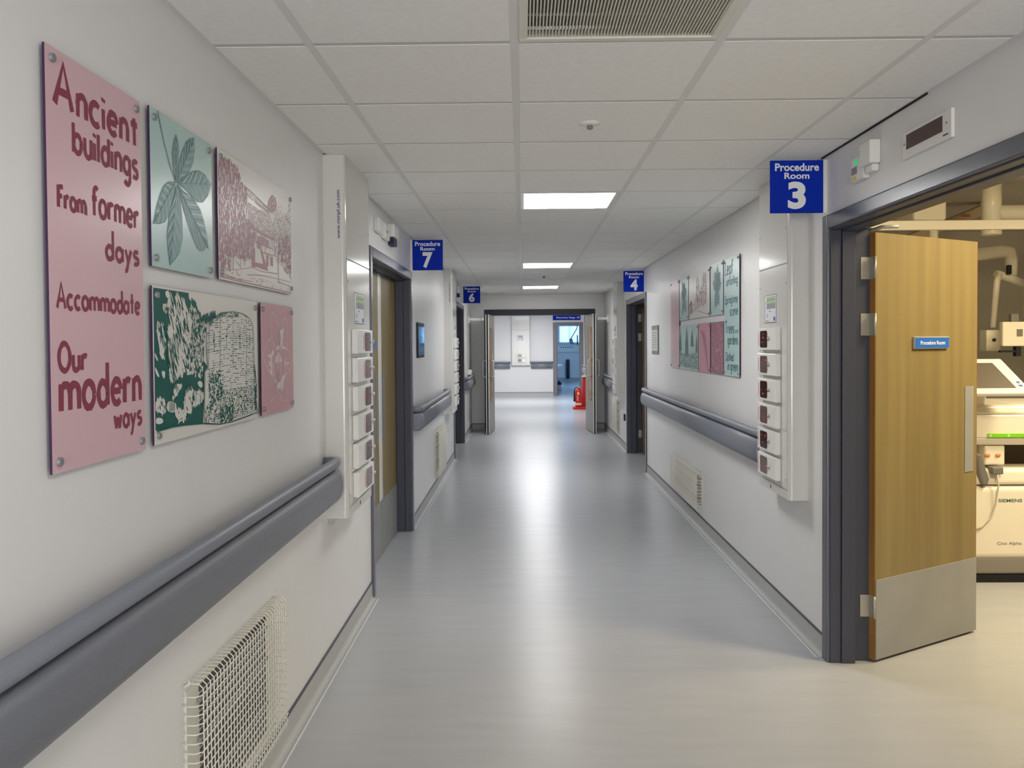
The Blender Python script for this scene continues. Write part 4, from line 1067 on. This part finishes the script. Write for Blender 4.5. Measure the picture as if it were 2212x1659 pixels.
# ------------------------------------------------------------------ procedure room 3
t = thing('x_ray_unit', 'cream mobile x-ray console seen through the open room 3 door', 'medical machine', (2.549, 5.18, 0), 0)
WM = 1.25
def shell(z0, z1, ins0, ins1, name, m, y0=0, y1=.7, bev=.03):
    b = MB(); b.loft([[(ins0, y0 + ins0, z0), (WM - ins0, y0 + ins0, z0), (WM - ins0, y1, z0), (ins0, y1, z0)], [(ins1, y0 + ins1, z1), (WM - ins1, y0 + ins1, z1), (WM - ins1, y1, z1), (ins1, y1, z1)]], smooth=False)
    return b.build(name, m, t, bevel=bev, seg=4)
MB().box(.06, WM - .06, .03, .66, 0, .05).build('castors', M_black, t)
shell(.05, .172, .03, .005, 'base_skirt', M_machine_grey, bev=.02)
shell(.155, .612, .0, .0, 'body', M_machine, bev=.035)
shell(.617, .722, .0, .012, 'top_lid', M_machine, bev=.03)
MB().box(.02, .46, .10, .60, .70, .87).build('column', M_machine, t, bevel=.02)
MB().box(.46, WM - .05, .20, .60, .72, .86).build('recess_block', mat('recess_shade', srgb(70, 56, 44), .7), t)  # dark block, its colour standing for the shade in the gap under the console
shell(.868, .915, .03, .0, 'console_underside', M_machine, y0=-.02, y1=.6, bev=.01)
shell(.915, 1.06, .0, .0, 'console_front', M_machine, y0=-.02, y1=.6, bev=.012)
shell(1.06, 1.12, .0, .03, 'console_top', M_machine, y0=-.02, y1=.6, bev=.02)
b = MB(); b.box(.325, 1.10, -.024, -.019, .918, .944); b.build('green_band', M_limegreen, t, bevel=.008, seg=3)
b = MB()
for x in (.345, .455, .555): b.lathe([(.007, 0), (.009, 0)], c=(x, 0, 0), seg=10) if False else b.poly([(x + .009 * math.cos(R(45 * k)), .931 + .009 * math.sin(R(45 * k))) for k in range(8)], -.0255)
b.build('band_symbols', mat('pale_green', srgb(190, 230, 140), .5), t, flat=True)
b = MB(); b.text('SIEMENS', .408, .556, .512, .533, -.0012, .02); b.build('maker_lettering', mat('teal_lettering', srgb(96, 120, 124), .5), t, flat=True)
b = MB(); b.text('Cios Alpha', .402, .553, .240, .264, -.0012, .008); b.build('model_lettering', M_greylabel, t, flat=True)
MB().cyl((.27, .12, 1.11), (.27, .12, 1.20), .11, 20).build('monitor_stand', M_machine, t, bevel=.01)
# tilted monitor
b = MB(); T0 = [(-.25, -.20, 1.205), (.505, -.20, 1.205), (.43, .02, 1.41), (-.25, .02, 1.41)]
def off(p, d): return (p[0], p[1] + .68 * d, p[2] - .73 * d)
b.loft([T0, [off(p, .035) for p in T0]], smooth=False); b.build('monitor', M_machine, t, bevel=.012, seg=3)
S0 = [(-.20, -.170, 1.234), (.415, -.170, 1.234), (.358, -.012, 1.381), (-.20, -.012, 1.381)]
b = MB(); b.loft([[off(p, -.0015) for p in S0], [off(p, .002) for p in S0]], smooth=False); b.build('screen', M_screen, t)
b = MB(); b.loft([[off(p, -.0016) for p in ((.440, -.16, 1.243), (.462, -.16, 1.243), (.458, -.15, 1.252), (.438, -.15, 1.252))], [off(p, .001) for p in ((.440, -.16, 1.243), (.462, -.16, 1.243), (.458, -.15, 1.252), (.438, -.15, 1.252))]], smooth=False)
b.loft([[off(p, -.0016) for p in ((.438, -.14, 1.262), (.456, -.14, 1.262), (.452, -.13, 1.271), (.436, -.13, 1.271))], [off(p, .001) for p in ((.438, -.14, 1.262), (.456, -.14, 1.262), (.452, -.13, 1.271), (.436, -.13, 1.271))]], smooth=False)
b.build('monitor_buttons', M_bluelabel, t)
# hand switch on the front
b = MB(); b.box(.335, .46, .02, .10, .74, .865); b.build('switch_block', M_machine, t, bevel=.01)
for x_ in (.335, .40): MB().box(x_, x_ + .03, .012, .022, .795, .812).build('orange_key', M_orange, t, bevel=.004)
b = MB(); b.ext([(.26, .82), (.295, .815), (.345, .66), (.335, .62), (.30, .62), (.275, .70)], -.02, .03, axis='y'); b.build('hand_grip', M_greyplastic, t, bevel=.012)
b = MB(); b.box(.355, .425, -.03, .04, .69, .735); b.build('holder', M_greyplastic, t, bevel=.008)
MB().tube([(.39, -.02, .70), (.395, -.025, .62), (.385, -.012, .50), (.36, -.010, .42), (.30, -.010, .36), (.20, -.010, .33)], .0055, 8).build('cable', mat('pale_cable', srgb(208, 200, 180), .4), t)

def arm_thing(name, label, parts, cat='ceiling arm', loc=(0, 0, 0)):
    t = thing(name, label, cat, loc, 0)
    for n_, kind, args, m, bev in parts:
        b = MB()
        if kind == 'tube': b.tube([(p[0] - loc[0], p[1] - loc[1], p[2] - loc[2]) for p in args[0]], args[1], 18)
        else: b.box(args[0] - loc[0], args[1] - loc[0], args[2] - loc[1], args[3] - loc[1], args[4] - loc[2], args[5] - loc[2])
        b.build(n_, m, t, bevel=bev)
    return t
M_arm = mat('arm_cream', srgb(236, 228, 208), .3)
arm_thing('curtain_rail', 'long pale horizontal rail crossing room 3 above the door leaf', [('rail', 'box', (2.05, 7.9, 5.58, 5.62, 2.262, 2.324), M_arm, .004), ('rail_bracket', 'box', (4.6, 4.64, 5.585, 5.615, 2.324, 2.72), M_arm, 0), ('rail_bracket', 'box', (2.1, 2.14, 5.585, 5.615, 2.324, 2.72), M_arm, 0)], 'rail')
arm_thing('ceiling_pendant', 'thick cream ceiling column with a side arm above the rail', [('column', 'tube', ([(3.477, 6.2, 2.72), (3.477, 6.2, 2.36)], .067), M_arm, 0), ('column_cap', 'tube', ([(3.477, 6.2, 2.36), (3.477, 6.2, 2.30)], .07), M_arm, .006), ('side_arm', 'tube', ([(3.50, 6.2, 2.465), (4.6, 6.2, 2.47)], .055), M_arm, 0)], loc=(3.477, 6.2, 2.72))
arm_thing('ceiling_pendant', 'cream ceiling column half hidden behind the door leaf', [('ceiling_box', 'box', (2.86, 3.10, 6.1, 6.4, 2.40, 2.72), M_arm, .02), ('column', 'tube', ([(3.075, 6.25, 2.45), (3.075, 6.25, 2.0)], .032), M_arm, 0)], loc=(2.98, 6.25, 2.72))
arm_thing('monitor_arm', 'bent cream support arm carrying a control box in room 3', [
    ('upper_arm', 'tube', ([(2.9, 6.5, 2.14), (3.5, 6.5, 2.185), (3.72, 6.5, 2.21), (3.785, 6.5, 2.205), (3.80, 6.5, 2.15), (3.80, 6.5, 2.02)], [.05, .05, .05, .05, .045, .040]), M_arm, 0),
    ('fore_arm', 'tube', ([(3.68, 6.5, 2.04), (3.80, 6.5, 2.00), (3.95, 6.5, 1.93)], [.030, .034, .034]), M_arm, 0),
    ('drop_tube', 'tube', ([(3.665, 6.42, 2.03), (3.645, 6.42, 1.98), (3.615, 6.42, 1.62)], [.020, .024, .020]), M_arm, 0),
    ('control_box', 'box', (3.535, 3.645, 6.36, 6.46, 1.44, 1.60), M_arm, .008),
    ('cable_clamp', 'box', (3.735, 3.765, 6.43, 6.46, 2.03, 2.10), M_black, .004),
    ('control_button', 'tube', ([(3.59, 6.36, 1.525), (3.59, 6.35, 1.525)], .012), M_navy, 0)], loc=(3.8, 6.5, 2.72))
arm_thing('equipment_head', 'wide cream equipment head on a bright tube above the x-ray console', [
    ('head', 'box', (3.45, 4.2, 6.0, 6.05, 1.477, 1.654), M_arm, .01), ('support_tube', 'tube', ([(3.685, 6.05, 1.65), (3.685, 6.05, 2.00), (3.72, 6.05, 2.04), (4.2, 6.05, 2.06), (4.24, 6.05, 2.10), (4.24, 6.05, 2.72)], .050), M_arm, 0),
    ('head_vent', 'box', (3.55, 3.59, 5.995, 6.002, 1.55, 1.60), M_greyplastic, 0),
    ('top_handle', 'box', (3.515, 3.57, 6.005, 6.045, 1.654, 1.71), M_greyplastic, .006),
    ('bracket', 'box', (3.55, 3.585, 6.005, 6.045, 1.405, 1.477), M_black, 0), ('lever', 'box', (3.44, 3.55, 6.01, 6.035, 1.434, 1.449), M_black, 0)], loc=(3.8, 6.15, 2.72))
t = thing('ceiling_beam', 'brown tinted sloping beam below the room 3 ceiling', 'ceiling arm', (3.9, 7.2, 2.72), 0)
b = MB(); b.ext([(-.9, -.42), (.15, .0), (.15, -.09), (-.86, -.50)], 0, .16, axis='y'); b.build('beam', mat('tan_arm', srgb(196, 172, 138), .5), t, bevel=.01)
MB().box(-.12, -.05, -.006, 0, -.135, -.115).build('tag', mat('faded_red', srgb(170, 110, 90), .6), t)
MB().tube([(.12, .08, -.04), (.12, .08, 0)], .04, 12).build('mount', M_arm, t)
# pale shelving seen through the gap at the hinge side
t = thing('supply_rack', 'pale wire rack glimpsed through the gap beside the door hinges', 'rack', (2.7, 6.9, 0), 0)
b = MB()
for x in (0, .7):
    for y in (0, .4): b.box(x, x + .025, y, y + .025, 0, 1.35)
b.build('posts', M_steel, t)
for z in (.25, .55, .85, 1.15): MB().box(0, .725, 0, .425, z, z + .02).build('shelf', M_steel, t)
